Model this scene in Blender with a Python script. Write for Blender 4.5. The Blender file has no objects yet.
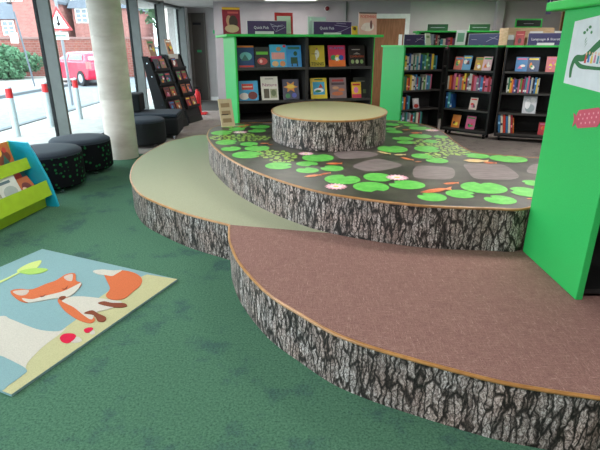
import bpy, math, random
from mathutils import Vector, Matrix
C = bpy.context.scene.collection
R = math.radians
random.seed(7)
# ------------------------------------------------------------ camera, world, lights, exposure
FPX, PITCH, H = 480.0, R(20.6), 1.5
cd = bpy.data.cameras.new('camera'); cam = bpy.data.objects.new('camera', cd); C.objects.link(cam)
cd.sensor_width = 36; cd.lens = 36 * FPX / 600; cd.clip_end = 300
cam.location = (0, 0, H); cam.rotation_euler = (math.pi/2 - PITCH, 0, 0)
bpy.context.scene.camera = cam
vs = bpy.context.scene.view_settings
vs.view_transform = 'Standard'; vs.look = 'None'; vs.gamma = 1; vs.use_curve_mapping = False
vs.exposure = 0.0
W = bpy.data.worlds.new('sky'); bpy.context.scene.world = W; W.use_nodes = True
wn = W.node_tree.nodes; wl = W.node_tree.links
bg = wn['Background']
tc = wn.new('ShaderNodeTexCoord'); nz = wn.new('ShaderNodeTexNoise'); nz.inputs['Scale'].default_value = 3
cr = wn.new('ShaderNodeValToRGB'); cr.color_ramp.elements[0].color = (.76, .89, 1, 1); cr.color_ramp.elements[1].color = (.88, .95, 1, 1)
wl.new(tc.outputs['Generated'], nz.inputs['Vector']); wl.new(nz.outputs['Fac'], cr.inputs['Fac']); wl.new(cr.outputs['Color'], bg.inputs['Color'])
bg.inputs['Strength'].default_value = 8.5
LAMP_W = 33.0          # watts of each ceiling panel
GX0, GK, GS, GY1 = -4.04, .066, 1.6, 7.2        # glass line X = GX0 + GK*Y
def gx(y): return GX0 + GK*y
CEIL = 2.42
# daylight portal over the glazing (guides sky sampling only)
pl = bpy.data.lights.new('window_portal', 'AREA'); pl.shape = 'RECTANGLE'; pl.size = 14; pl.size_y = 2.4
pl.cycles.is_portal = True
po = bpy.data.objects.new('window_portal', pl); C.objects.link(po)
po.location = (gx(7)-.12, 7, 1.21)
po.rotation_euler = (0, -math.pi/2, math.atan(-GK)); 
# point the portal's -Z toward the room (+X)
zx = Vector((-math.cos(math.atan(GK)), math.sin(math.atan(GK)), 0)); yx = Vector((0, 0, 1)); xx = yx.cross(zx)
po.matrix_world = Matrix.Translation(po.location) @ Matrix((xx, yx, zx)).transposed().to_4x4()

# ------------------------------------------------------------ helpers
def lin(c):
    return tuple(((v/255)/12.92 if v/255 <= .04045 else ((v/255+.055)/1.055)**2.4) for v in c)
MC = {}
def mat(rgb, rough=.6, metal=0, emit=0, name=None, spec=.5):
    k = (rgb, rough, metal, emit, spec)
    if k in MC: return MC[k]
    m = bpy.data.materials.new(name or 'paint'); m.use_nodes = True
    b = m.node_tree.nodes['Principled BSDF']; n = m.node_tree.nodes; l = m.node_tree.links
    col = lin(rgb)
    nz = n.new('ShaderNodeTexNoise'); nz.inputs['Scale'].default_value = 14; nz.inputs['Detail'].default_value = 3
    t = n.new('ShaderNodeTexCoord'); l.new(t.outputs['Object'], nz.inputs['Vector'])
    r = n.new('ShaderNodeValToRGB'); r.color_ramp.elements[0].position = .3; r.color_ramp.elements[1].position = .7
    r.color_ramp.elements[0].color = tuple(v*.93 for v in col)+(1,); r.color_ramp.elements[1].color = tuple(min(1, v*1.05) for v in col)+(1,)
    l.new(nz.outputs['Fac'], r.inputs['Fac']); l.new(r.outputs['Color'], b.inputs['Base Color'])
    b.inputs['Roughness'].default_value = rough; b.inputs['Metallic'].default_value = metal
    b.inputs['Specular IOR Level'].default_value = spec
    if emit:
        b.inputs['Emission Color'].default_value = col+(1,); b.inputs['Emission Strength'].default_value = emit
    MC[k] = m
    return m
def nodemat(name, rough=.8, spec=.3):
    m = bpy.data.materials.new(name); m.use_nodes = True
    n = m.node_tree.nodes; l = m.node_tree.links; b = n['Principled BSDF']
    b.inputs['Roughness'].default_value = rough; b.inputs['Specular IOR Level'].default_value = spec
    return m, n, l, b
def ramp(n, l, src, stops, interp='LINEAR'):
    r = n.new('ShaderNodeValToRGB'); e = r.color_ramp.elements; r.color_ramp.interpolation = interp
    while len(e) < len(stops): e.new(.5)
    for i, (p, c) in enumerate(stops):
        e[i].position = p; e[i].color = lin(c)+(1,)
    l.new(src, r.inputs['Fac']); return r
def noise(n, l, vec, sc, det=3, rough=.5, scale3=None):
    if scale3:
        mp = n.new('ShaderNodeMapping'); mp.inputs['Scale'].default_value = scale3; l.new(vec, mp.inputs['Vector']); vec = mp.outputs['Vector']
    z = n.new('ShaderNodeTexNoise'); z.inputs['Scale'].default_value = sc; z.inputs['Detail'].default_value = det; z.inputs['Roughness'].default_value = rough
    l.new(vec, z.inputs['Vector']); return z.outputs['Fac']
def mix(n, l, fac, a, b, mode='MIX'):
    x = n.new('ShaderNodeMix'); x.data_type = 'RGBA'; x.blend_type = mode
    if isinstance(fac, float): x.inputs['Factor'].default_value = fac
    else: l.new(fac, x.inputs['Factor'])
    l.new(a, x.inputs['A']); l.new(b, x.inputs['B']); return x.outputs['Result']
def bump(n, l, b, h, s, d=.01):
    x = n.new('ShaderNodeBump'); x.inputs['Strength'].default_value = s; x.inputs['Distance'].default_value = d
    l.new(h, x.inputs['Height']); l.new(x.outputs['Normal'], b.inputs['Normal'])
def coord(n, k='Object'):
    return n.new('ShaderNodeTexCoord').outputs[k]

class MB:
    def __init__(s): s.v = []; s.f = []; s.m = []; s.mats = []; s.uv = {}
    def mi(s, m):
        if m not in s.mats: s.mats.append(m)
        return s.mats.index(m)
    def face(s, pts, m, uvs=None):
        i = len(s.v); s.v += [tuple(p) for p in pts]; s.f.append(list(range(i, i+len(pts)))); s.m.append(s.mi(m))
        if uvs: s.uv[len(s.f)-1] = uvs
    def solid(s, vs, fs, m):
        i = len(s.v); s.v += [tuple(p) for p in vs]
        for f in fs: s.f.append([i+k for k in f]); s.m.append(s.mi(m))
    def box(s, a, b, m, M=None):
        (x0, y0, z0), (x1, y1, z1) = a, b
        vs = [Vector(p) for p in ((x0,y0,z0),(x1,y0,z0),(x1,y1,z0),(x0,y1,z0),(x0,y0,z1),(x1,y0,z1),(x1,y1,z1),(x0,y1,z1))]
        if M: vs = [M @ p for p in vs]
        s.solid(vs, [(3,2,1,0),(4,5,6,7),(0,1,5,4),(1,2,6,5),(2,3,7,6),(3,0,4,7)], m)
    def prism(s, prof, m, axis, lo, hi, M=None):      # profile extruded along axis 0/1/2; profile gives the two other coords in order
        n = len(prof); vs = []
        for t in (lo, hi):
            for a, b in prof:
                p = [a, b]; p.insert(axis, t); p = Vector(p); vs.append(M @ p if M else p)
        fs = [tuple(range(n))[::-1], tuple(range(n, 2*n))] + [(i, (i+1) % n, n+(i+1) % n, n+i) for i in range(n)]
        s.solid(vs, fs, m)
    def lathe(s, prof, m, seg=32, c=(0, 0, 0), M=None):
        vs = []; fs = []
        for r, z in prof:
            for k in range(seg):
                a = 2*math.pi*k/seg; p = Vector((c[0]+r*math.cos(a), c[1]+r*math.sin(a), c[2]+z)); vs.append(M @ p if M else p)
        for j in range(len(prof)-1):
            for k in range(seg):
                fs.append((j*seg+k, j*seg+(k+1) % seg, (j+1)*seg+(k+1) % seg, (j+1)*seg+k))
        fs.append(tuple(range(seg))[::-1]); fs.append(tuple((len(prof)-1)*seg+k for k in range(seg)))
        s.solid(vs, fs, m)
    def tube(s, pts, r, m, seg=8, closed=False):
        pts = [Vector(p) for p in pts]; n = len(pts); vs = []; fs = []
        for i, p in enumerate(pts):
            a = pts[i-1] if (i > 0 or closed) else p; b = pts[(i+1) % n] if (i < n-1 or closed) else p
            t = (b-a).normalized(); u = t.cross(Vector((0, 0, 1)))
            if u.length < .01: u = Vector((1, 0, 0))
            u.normalize(); w = u.cross(t)
            for k in range(seg):
                q = 2*math.pi*k/seg; vs.append(p+u*r*math.cos(q)+w*r*math.sin(q))
        for i in range(n if closed else n-1):
            j = (i+1) % n
            for k in range(seg): fs.append((i*seg+k, i*seg+(k+1) % seg, j*seg+(k+1) % seg, j*seg+k))
        if not closed: fs += [tuple(range(seg))[::-1], tuple((n-1)*seg+k for k in range(seg))]
        s.solid(vs, fs, m)
    def build(s, name, parent=None, smooth=False, loc=None, rot=None, bevel=0):
        me = bpy.data.meshes.new(name); me.from_pydata(s.v, [], s.f)
        for m in s.mats: me.materials.append(m)
        me.polygons.foreach_set('material_index', s.m)
        if s.uv:
            ul = me.uv_layers.new(name='UVMap')
            for fi, uvs in s.uv.items():
                for li, uv in zip(me.polygons[fi].loop_indices, uvs): ul.data[li].uv = uv
        if smooth:
            me.polygons.foreach_set('use_smooth', [True]*len(me.polygons)); 
            try: me.set_sharp_from_angle(angle=R(35))
            except Exception: pass
        me.update()
        o = bpy.data.objects.new(name, me); C.objects.link(o)
        if parent: o.parent = parent
        if loc: o.location = loc
        if rot: o.rotation_euler = rot
        if bevel:
            bm = o.modifiers.new('bevel', 'BEVEL'); bm.width = bevel; bm.segments = 2; bm.limit_method = 'ANGLE'
        return o
def thing(name, label, cat, loc=(0,0,0), rz=0, group=None, rot=None):
    o = bpy.data.objects.new(name, None); o.empty_display_size = .1; C.objects.link(o)
    o.location = loc; o.rotation_euler = rot or (0, 0, rz)
    return tag(o, label, cat, group)
def tag(o, label, cat, group=None, kind=None):
    o['label'] = label; o['category'] = cat
    if group: o['group'] = group
    if kind: o['kind'] = kind
    return o
def struct(o, label=None):
    o['kind'] = 'structure'
    if label: o['label'] = label
    return o
def text(s, size, m, parent, loc, rot=(math.pi/2, 0, 0), name='lettering', width=None, ext=.0006):
    cu = bpy.data.curves.new(name, 'FONT'); cu.body = s; cu.size = size; cu.extrude = ext; cu.align_x = 'CENTER'; cu.align_y = 'CENTER'; cu.resolution_u = 2
    t = bpy.data.objects.new(name, cu); C.objects.link(t)
    bpy.context.view_layer.update()
    me = bpy.data.meshes.new_from_object(t.evaluated_get(bpy.context.evaluated_depsgraph_get()))
    bpy.data.objects.remove(t)
    if width:
        w = max(v.co.x for v in me.vertices)-min(v.co.x for v in me.vertices)
        for v in me.vertices: v.co.x *= width/w
    me.materials.clear(); me.materials.append(m)
    o = bpy.data.objects.new(name, me); C.objects.link(o); o.parent = parent; o.location = loc; o.rotation_euler = rot
    return o
# survey helper: the ground-plan position of a point seen in the photograph at a known height
def un(px, py, z):
    x = (px-300)/FPX; y = -(py-225)/FPX
    dy = math.cos(PITCH)+y*math.sin(PITCH); dz = -math.sin(PITCH)+y*math.cos(PITCH); t = (z-H)/dz
    return (x*t, dy*t)
def spline(pts, n=8, closed=False):
    out = []; N = len(pts)
    g = (lambda i: Vector(pts[i % N])) if closed else (lambda i: Vector(pts[max(0, min(N-1, i))]))
    for i in range(N if closed else N-1):
        p0, p1, p2, p3 = g(i-1), g(i), g(i+1), g(i+2)
        for k in range(n):
            t = k/n
            out.append(.5*((2*p1)+(p2-p0)*t+(2*p0-5*p1+4*p2-p3)*t*t+(3*p1-p0-3*p2+p3)*t**3))
    if not closed: out.append(Vector(pts[-1]))
    return out
ORD = 'first second third fourth fifth sixth seventh eighth ninth tenth eleventh twelfth thirteenth fourteenth fifteenth sixteenth seventeenth eighteenth nineteenth twentieth twenty-first twenty-second twenty-third twenty-fourth twenty-fifth twenty-sixth'.split()

# ------------------------------------------------------------ materials
def bark_material(scale, name):
    m, n, l, b = nodemat(name, .55, .35)
    uv = coord(n, 'UV')
    nz = n.new('ShaderNodeTexNoise'); nz.inputs['Scale'].default_value = 20*scale; nz.inputs['Detail'].default_value = 5; l.new(uv, nz.inputs['Vector'])
    sub = n.new('ShaderNodeVectorMath'); sub.operation = 'SUBTRACT'; sub.inputs[1].default_value = (.5, .5, .5); l.new(nz.outputs['Color'], sub.inputs[0])
    sc = n.new('ShaderNodeVectorMath'); sc.operation = 'SCALE'; sc.inputs['Scale'].default_value = .038/scale; l.new(sub.outputs[0], sc.inputs[0])
    ad = n.new('ShaderNodeVectorMath'); l.new(uv, ad.inputs[0]); l.new(sc.outputs[0], ad.inputs[1])
    mp = n.new('ShaderNodeMapping'); mp.inputs['Scale'].default_value = (34*scale, 6.2*scale, 1); l.new(ad.outputs[0], mp.inputs['Vector'])
    vo = n.new('ShaderNodeTexVoronoi'); vo.feature = 'DISTANCE_TO_EDGE'; vo.inputs['Scale'].default_value = 1; l.new(mp.outputs[0], vo.inputs['Vector'])
    vc = n.new('ShaderNodeTexVoronoi'); vc.inputs['Scale'].default_value = 1; l.new(mp.outputs[0], vc.inputs['Vector'])
    fine = noise(n, l, ad.outputs[0], 60*scale, 6, .75, (2.2, 1, 1))
    fur = ramp(n, l, vo.outputs['Distance'], [(.02, (22, 19, 18)), (.06, (120, 115, 112)), (.13, (255, 255, 255))])
    tone = ramp(n, l, fine, [(.34, (66, 57, 54)), (.44, (140, 128, 124)), (.53, (206, 194, 190)), (.64, (255, 250, 248))])
    mp2 = n.new('ShaderNodeMapping'); mp2.inputs['Scale'].default_value = (62*scale, 20*scale, 1); l.new(ad.outputs[0], mp2.inputs['Vector'])
    v2 = n.new('ShaderNodeTexVoronoi'); v2.feature = 'DISTANCE_TO_EDGE'; v2.inputs['Scale'].default_value = 1; l.new(mp2.outputs[0], v2.inputs['Vector'])
    fur2 = ramp(n, l, v2.outputs['Distance'], [(.01, (110, 106, 104)), (.10, (255, 255, 255))])
    plate = ramp(n, l, vc.outputs['Color'], [(.2, (190, 186, 184)), (.8, (255, 255, 255))])
    tint = ramp(n, l, noise(n, l, uv, 5, 2), [(.35, (236, 222, 216)), (.65, (238, 240, 240))])
    c1 = mix(n, l, 1.0, tone.outputs[0], tint.outputs[0], 'MULTIPLY')
    c1 = mix(n, l, .85, c1, fur2.outputs[0], 'MULTIPLY'); c1 = mix(n, l, .8, c1, plate.outputs[0], 'MULTIPLY')
    c2 = mix(n, l, .95, c1, fur.outputs[0], 'MULTIPLY')
    l.new(c2, b.inputs['Base Color']); bump(n, l, b, fur.outputs[0], .25, .004)
    return m
M_bark = bark_material(1.0, 'printed_bark'); M_bark2 = bark_material(.9, 'printed_bark_coarse')
def carpet(name, base, dark, blot=None, bs=2.5, fs=260, light=None):
    m, n, l, b = nodemat(name, .95, .1); c = coord(n)
    fine = noise(n, l, c, fs, 3, .7)
    r = ramp(n, l, fine, [(.30, dark), (.62, base)] + ([(.78, light)] if light else []))
    out = r.outputs[0]
    if blot:
        z = noise(n, l, c, bs, 9, .72)
        k = n.new('ShaderNodeValToRGB'); k.color_ramp.elements[0].position = .52; k.color_ramp.elements[1].position = .62
        l.new(z, k.inputs['Fac'])
        r2 = ramp(n, l, fine, [(.30, tuple(int(v*.75) for v in blot)), (.62, blot)])
        sc = n.new('ShaderNodeMath'); sc.operation = 'MULTIPLY'; sc.inputs[1].default_value = .75; l.new(k.outputs[0], sc.inputs[0])
        out = mix(n, l, sc.outputs[0], out, r2.outputs[0])
    l.new(out, b.inputs['Base Color']); bump(n, l, b, fine, .5, .004)
    return m
M_green_carpet = carpet('green_carpet', (84, 122, 98), (46, 82, 66), (62, 92, 90), 2.6, 95)
M_grey_carpet = carpet('grey_carpet', (150, 140, 134), (108, 100, 97), (120, 112, 108), 5, 120)
M_sage = carpet('sage_carpet', (166, 168, 144), (150, 153, 128), None, 2, 240)
# mauve carpet with pale crossed fibres
m, n, l, b = nodemat('mauve_carpet', .95, .1); c = coord(n)
f1 = noise(n, l, c, 26, 4, .7, (1, 9, 1)); f2 = noise(n, l, c, 26, 4, .7, (9, 1, 1))
mx = n.new('ShaderNodeMath'); mx.operation = 'MAXIMUM'; l.new(f1, mx.inputs[0]); l.new(f2, mx.inputs[1])
r = ramp(n, l, mx.outputs[0], [(.42, (140, 104, 98)), (.60, (162, 124, 116)), (.74, (200, 168, 156))])
r2 = ramp(n, l, noise(n, l, c, 190, 3, .7), [(.3, (190, 190, 190)), (.65, (255, 255, 255))])
l.new(mix(n, l, 1.0, r.outputs[0], r2.outputs[0], 'MULTIPLY'), b.inputs['Base Color']); M_mauve = m
# oak edging
m, n, l, b = nodemat('oak_edging', .32, .5); c = coord(n)
r = ramp(n, l, noise(n, l, c, 20, 4), [(.3, (152, 104, 56)), (.7, (184, 132, 76))]); l.new(r.outputs[0], b.inputs['Base Color']); M_oak = m
# pond water print
m, n, l, b = nodemat('pond_print', .38, .5); c = coord(n)
r = ramp(n, l, noise(n, l, c, 5, 7, .65), [(.3, (44, 44, 36)), (.5, (66, 64, 55)), (.66, (84, 82, 70))]); l.new(r.outputs[0], b.inputs['Base Color']); M_pond = m
def speck(name, a, bb, sc=60, rough=.4, stretch=(1, 1, 1)):
    m, n, l, b = nodemat(name, rough, .4); c = coord(n)
    r = ramp(n, l, noise(n, l, c, sc, 4, .6, stretch), [(.35, a), (.65, bb)]); l.new(r.outputs[0], b.inputs['Base Color']); return m
M_pad = speck('lily_pad_print', (90, 190, 74), (116, 210, 92), 20); M_padrim = mat((50, 120, 50), .4)
M_weed = speck('duckweed_print', (120, 182, 56), (192, 216, 106), 40); M_stone = speck('stepping_stone_print', (116, 104, 102), (142, 130, 128), 10, .4, (1, 6, 1))
M_koi = speck('koi_print', (200, 84, 34), (240, 150, 96), 14); M_koiw = speck('pale_koi_print', (214, 200, 150), (236, 190, 120), 14); M_pink = speck('blossom_print', (240, 160, 180), (252, 214, 222), 30); M_gold = mat((236, 220, 120), .5)
M_concrete = speck('concrete', (192, 178, 168), (208, 196, 187), 3, .8, (1, 1, 3)); M_alu = speck('grey_aluminium', (92, 95, 93), (102, 105, 103), 4, .5)
M_dark = mat((16, 17, 20), .7, 0, 0, None, .25); M_black = speck('black_laminate', (18, 18, 19), (28, 27, 27), 30, .6); M_shelf = speck('charcoal_laminate', (42, 40, 38), (54, 51, 49), 30, .5)
M_wall = speck('wall_paint', (160, 153, 156), (168, 161, 163), 2, .85); M_wall2 = speck('light_wall_paint', (174, 169, 167), (182, 177, 175), 2, .85)
M_ceil = speck('ceiling_tile', (176, 172, 168), (190, 186, 182), 3, .9)
M_green = speck('green_panel', (38, 168, 80), (52, 182, 94), 170, .45); M_greentop = mat((46, 190, 80), .4)
M_lime = mat((160, 196, 34), .45); M_limed = mat((150, 186, 30), .45); M_turq = mat((20, 168, 200), .4)
M_wood = speck('door_wood', (132, 88, 58), (160, 110, 76), 6, .5, (8, 8, .7)); M_ply = speck('pale_plywood', (206, 172, 130), (226, 196, 158), 6, .6, (1, 1, 6))
M_white = mat((232, 232, 228), .6); M_page = mat((226, 220, 204), .8); M_purple = mat((74, 52, 98), .5); M_red = mat((200, 30, 36), .4); M_text = mat((240, 238, 244), .6)
M_chrome = mat((200, 200, 205), .2, 1)
# glass
m = bpy.data.materials.new('window_glass'); m.use_nodes = True; n = m.node_tree.nodes; l = m.node_tree.links
n.remove(n['Principled BSDF']); tr = n.new('ShaderNodeBsdfTransparent'); gl = n.new('ShaderNodeBsdfGlossy'); gl.inputs['Roughness'].default_value = .02
tr.inputs['Color'].default_value = (.93, .97, .96, 1)
fr = n.new('ShaderNodeLayerWeight'); fr.inputs['Blend'].default_value = .5; ms = n.new('ShaderNodeMixShader')
pw = n.new('ShaderNodeMath'); pw.operation = 'POWER'; pw.inputs[1].default_value = 5; l.new(fr.outputs['Facing'], pw.inputs[0])
ml = n.new('ShaderNodeMath'); ml.operation = 'MULTIPLY_ADD'; ml.inputs[1].default_value = .8; ml.inputs[2].default_value = .03; l.new(pw.outputs[0], ml.inputs[0])
l.new(ml.outputs[0], ms.inputs['Fac']); l.new(tr.outputs[0], ms.inputs[1]); l.new(gl.outputs[0], ms.inputs[2]); l.new(ms.outputs[0], n['Material Output'].inputs['Surface']); M_glass = m

# ------------------------------------------------------------ room shell
XR, YB, YF, YL, XL2 = 8.0, 12.0, -1.6, 14.2, -1.98
YG = 6.95     # carpet change
b = MB(); b.box((gx(YF), YF, -.12), (XR, 4.0, 0), M_green_carpet); b.box((gx(YF), 4.0, -.12), (.5, YG, 0), M_green_carpet); struct(b.build('floor'), 'green mottled carpet floor')
b = MB(); b.box((gx(YG), YG, -.12), (.5, YL, 0), M_grey_carpet); b.box((.5, 4.0, -.12), (XR, YL, 0), M_grey_carpet); struct(b.build('floor'), 'grey mottled carpet floor')
b = MB(); b.box((gx(YF)-.2, YF, CEIL), (XR, YL+.2, CEIL+.15), M_ceil); struct(b.build('ceiling'))
b = MB(); b.box((XL2, YB, 0), (2.52, YB+.15, CEIL), M_wall); struct(b.build('wall_back'))
b = MB(); b.box((2.52, YB-.02, 0), (XR, YB+.15, CEIL), M_wall2); struct(b.build('wall_back'), 'pale stretch of the back wall right of the wooden door')
b = MB(); b.box((XL2, YB+.15, 0), (XL2+.14, YL, CEIL), M_wall); struct(b.build('wall_lobby_side'))
b = MB(); b.box((-3.6, YL, 0), (XL2+.14, YL+.15, CEIL), M_wall2); struct(b.build('wall_lobby'))
b = MB(); b.box((XR, YF, 0), (XR+.15, YB+.15, CEIL), M_wall2); struct(b.build('wall_right'))
b = MB(); b.box((gx(YF)-.2, YF-.15, 0), (XR+.15, YF, CEIL), M_wall2); struct(b.build('wall_front'))
b = MB(); b.box((XL2, YB-.015, 0), (1.5, YB, .1), M_wall2); struct(b.build('baseboard_back'))
b = MB(); b.box((-2.56, YL-.015, 0), (XL2, YL, .1), M_white); struct(b.build('baseboard_lobby'))
b = MB(); b.box((4.45, YB-.2, 0), (4.60, YB-.02, CEIL), M_wall); struct(b.build('trim_1'), 'grey boxed pilaster on the back wall')
b = MB(); b.box((1.05, YB-.03, 0), (1.08, YB, CEIL), M_alu); struct(b.build('trim_2'), 'thin grey cover strip on the back wall')
# wooden door in the back wall
d = MB(); x0, x1, zt = 1.62, 2.42, 2.06
d.box((x0, YB-.035, 0), (x1, YB-.002, zt), M_wood); dr = struct(d.build('door_1'), 'brown wooden door with a white frame')
fb = MB(); fb.box((x0-.1, YB-.05, 0), (x0, YB-.001, zt+.1), M_white); fb.box((x1, YB-.05, 0), (x1+.1, YB-.001, zt+.1), M_white); fb.box((x0, YB-.05, zt), (x1, YB-.001, zt+.1), M_white)
fb.build('door_frame', dr)
pb = MB(); pb.box((x1-.13, YB-.045, 1.2), (x1-.05, YB-.035, 1.72), M_white); pb.build('push_plate', dr)
# lobby door
d = MB(); d.box((-2.96, YL-.03, 0), (-2.62, YL-.002, 2.1), mat((62, 54, 46), .5)); dr2 = struct(d.build('door_2'), 'dark brown lobby door beside the glazing')
fb = MB(); fb.box((-3.03, YL-.06, 0), (-2.96, YL-.001, 2.3), mat((96, 90, 82))); fb.box((-2.62, YL-.06, 0), (-2.58, YL-.001, 2.3), mat((96, 90, 82))); fb.box((-2.96, YL-.06, 2.1), (-2.62, YL-.001, 2.3), mat((70, 64, 58))); fb.build('door_frame', dr2)
sg = MB(); sg.box((-2.85, YL-.045, 1.3), (-2.73, YL-.03, 1.36), mat((40, 150, 90))); sg.build('push_sign', dr2)
cl = MB(); cl.box((-2.92, YL-.07, 2.0), (-2.7, YL-.03, 2.06), M_dark); cl.build('door_closer', dr2)
o = MB(); o.box((-2.9, 11.9, 0), (-2.0, 13.9, .012), speck('mat_pile', (52, 48, 44), (66, 62, 57), 120, .95)); tag(o.build('door_mat'), 'dark charcoal entrance mat on the lobby floor before the dark door', 'mat')
# exit sign on wall beside recess
o = MB(); o.box((-2.38, YL-.03, 1.78), (-2.2, YL-.002, 1.87), mat((40, 170, 100), .5, 0, .4)); tag(o.build('wall_sign'), 'small green sign high on the pale lobby wall', 'sign')

# glazing: mullions, glass
ang = math.atan(GK)
def gpt(y, off, z): # off towards the room
    nx, ny = math.cos(ang), -math.sin(ang); return Vector((gx(y)+nx*off, y+ny*off, z))
ys = [GY1+GS*k for k in range(-5, 5)]
wi = 1
for k, y in enumerate(ys):
    Mx = Matrix.Translation((gx(y), y, 0)) @ Matrix.Rotation(-ang, 4, 'Z')
    b = MB(); b.box((-.02, -.028, 0), (.145, .028, CEIL), M_alu, Mx); b.box((-.07, -.034, 0), (-.022, .034, CEIL), M_dark, Mx)
    struct(b.build('trim_%d' % (k+3)), 'grey aluminium mullion of the window wall')
    if k < len(ys)-1:
        g = MB(); L = GS/math.cos(ang)
        g.box((-.036, .03, .06), (-.028, L-.03, CEIL-.02), M_glass, Mx)
        fo = struct(g.build('window_%d' % wi), 'full height glass pane facing the street')
        f = MB(); f.box((-.06, .03, 0), (.05, L-.03, .06), M_alu, Mx); f.build('window_sill', fo)
        h = MB(); h.box((-.06, .03, CEIL-.06), (.05, L-.03, CEIL), M_alu, Mx); h.build('window_head', fo)
        wi += 1
b = MB(); b.box((-3.3, 13.68, 0), (-3.05, YL, CEIL), M_white, None); struct(b.build('wall_left'), 'white return beside the last glass pane')

# concrete column
b = MB(); b.lathe([(.21, 0), (.21, .8), (.208, .805), (.21, .81), (.21, 1.6), (.208, 1.605), (.21, 1.61), (.21, CEIL)], M_concrete, 48, (-2.52, 6.76, 0))
tag(b.build('column', smooth=True), 'round pale concrete column standing between the poufs and the black curved seats', 'column')

# ------------------------------------------------------------ ceiling light panels
def ceiling_light(x, y, label, w=1.1, d=.5):
    k_ = (.45 if x < 1 else 1.0) if y > 9 else 1
    t = thing('ceiling_light', label, 'ceiling light', (x, y, CEIL), 0, 'ceiling light panels')
    f = MB()
    for a, c_ in (((-w/2-.03, -d/2-.03, -.03), (w/2+.03, -d/2, -.001)), ((-w/2-.03, d/2, -.03), (w/2+.03, d/2+.03, -.001)), ((-w/2-.03, -d/2, -.03), (-w/2, d/2, -.001)), ((w/2, -d/2, -.03), (w/2+.03, d/2, -.001))): f.box(a, c_, M_white)
    f.build('frame', t)
    g = MB(); g.box((-w/2, -d/2, -.012), (w/2, d/2, -.002), mat((255, 250, 240), .5, 0, 3.0)); g.build('diffuser', t)
    L = bpy.data.lights.new('lamp', 'AREA'); L.shape = 'RECTANGLE'; L.size = w*.95; L.size_y = d*.95; L.energy = LAMP_W*k_; L.color = (1, .95, .935)
    lo = bpy.data.objects.new('lamp', L); C.objects.link(lo); lo.parent = t; lo.location = (0, 0, -.02)
for x, y, la in ((-.2, 11.2, 'white ceiling light panel near the back wall above the tall display bookcase'),
                 (3.4, 10.6, 'white ceiling light panel above the low rear bookcase'), (-.2, 7.6, 'white ceiling light panel above the bark stump seat'), (3.2, 6.2, 'white ceiling light panel above the black corner bookcases'),
                 (-1.6, 3.6, 'white ceiling light panel above the sage carpet step'), (1.6, 3.4, 'white ceiling light panel above the mauve carpet step'), (1.6, .2, 'white ceiling light panel above the near end of the green carpet'), (-1.2, .3, 'white ceiling light panel behind the viewpoint on the window side'), (5.6, 8.4, 'white ceiling light panel in the far right corner'), (5.4, 3.6, 'white ceiling light panel on the right side of the room'), (-2.2, 10.9, 'white ceiling light panel in front of the lobby mat')):
    ceiling_light(x, y, la)

# ------------------------------------------------------------ tiered reading platforms
def poly_area(p): return sum(p[i][0]*p[(i+1) % len(p)][1]-p[(i+1) % len(p)][0]*p[i][1] for i in range(len(p)))/2
def tier(name, label, outline, z0, z1, surfname, msurf, mbark, extra=None, edge_n=None):
    t = thing(name, label, 'platform', (0, 0, 0))
    P = [Vector((p[0], p[1])) for p in outline]; EP = P[:edge_n] if edge_n else None
    if poly_area(P) < 0: P = P[::-1]
    s = MB(); u = 0; N = len(P)
    for i in range(N):
        a, c_ = P[i], P[(i+1) % N]; L = (c_-a).length
        s.face([(a.x, a.y, z0), (c_.x, c_.y, z0), (c_.x, c_.y, z1-.012), (a.x, a.y, z1-.012)], mbark, [(u, 0), (u+L, 0), (u+L, z1-z0), (u, z1-z0)]); u += L
    s.build('bark_side', t, smooth=True)
    f = MB(); f.face([(p.x, p.y, z1) for p in P], msurf); f.face([(p.x, p.y, z1-.014) for p in P][::-1], msurf)
    for i in range(N):
        a, c_ = P[i], P[(i+1) % N]; f.face([(a.x, a.y, z1-.014), (c_.x, c_.y, z1-.014), (c_.x, c_.y, z1), (a.x, a.y, z1)], msurf)
    if extra: extra(f, z1)
    f.build(surfname, t)
    e = MB(); e.tube([(p.x, p.y, z1-.006) for p in (EP or P)], .009, M_oak, 8, EP is None); e.build('oak_edging', t, smooth=True)
    return t
Z1, Z2, Z3 = .285, .57, .855
# low tier: sage half and mauve half
gp = [un(x, y, Z1) for x, y in ((190, 214.5), (166.7, 206.3), (143.3, 195.8), (134, 186.5), (130.5, 176), (134, 164.3), (143.3, 155), (162, 144.5), (176, 139.8), (206.3, 135))]
S1 = un(229.5, 224.6, Z1)
mp_ = [un(x, y, Z1) for x, y in ((229, 233), (230.5, 243), (240, 263), (266.7, 291.7), (300, 313), (333, 331.7), (366.7, 344.5), (400, 354.5), (450, 368), (500, 380.5), (550, 389.5), (600, 396.7))]
seamB = un(330, 233, Z1)
tb = [un(x, y, Z2) for x, y in ((207.5, 134), (210, 141.5), (220, 151.5), (236.7, 162.5), (260, 173), (290, 183.4), (324.7, 192.3), (370, 199.3), (410, 203.8), (440, 206), (490, 207.6), (529, 207.3))]
pond_xy = tb + [(1.75, 3.14), (2.1, 3.3), (2.6, 3.52), (2.75, 3.8), (2.5, 4.02), (2.02, 4.17), (1.79, 4.27), (1.6, 4.4), (1.585, 4.9), (1.62, 5.35), (1.60, 5.8), (1.46, 6.15), (1.18, 6.36), (.7, 6.42), (.2, 6.33), (-.35, 6.2), (-.78, 6.12), (-.95, 6.0), (-1.05, 5.76)]
pond_out = [tuple(p) for p in spline(pond_xy, 5, True)]
sage_xy = spline([S1]+gp+[(-.75, 6.0)], 8)
sage_out = [tuple(p) for p in sage_xy] + [(-.5, 5.6), (-.3, 4.4), (.2, 3.7), (.62, 3.25), tuple(seamB)]
mauve_xy = spline([S1]+mp_, 8)
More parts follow.
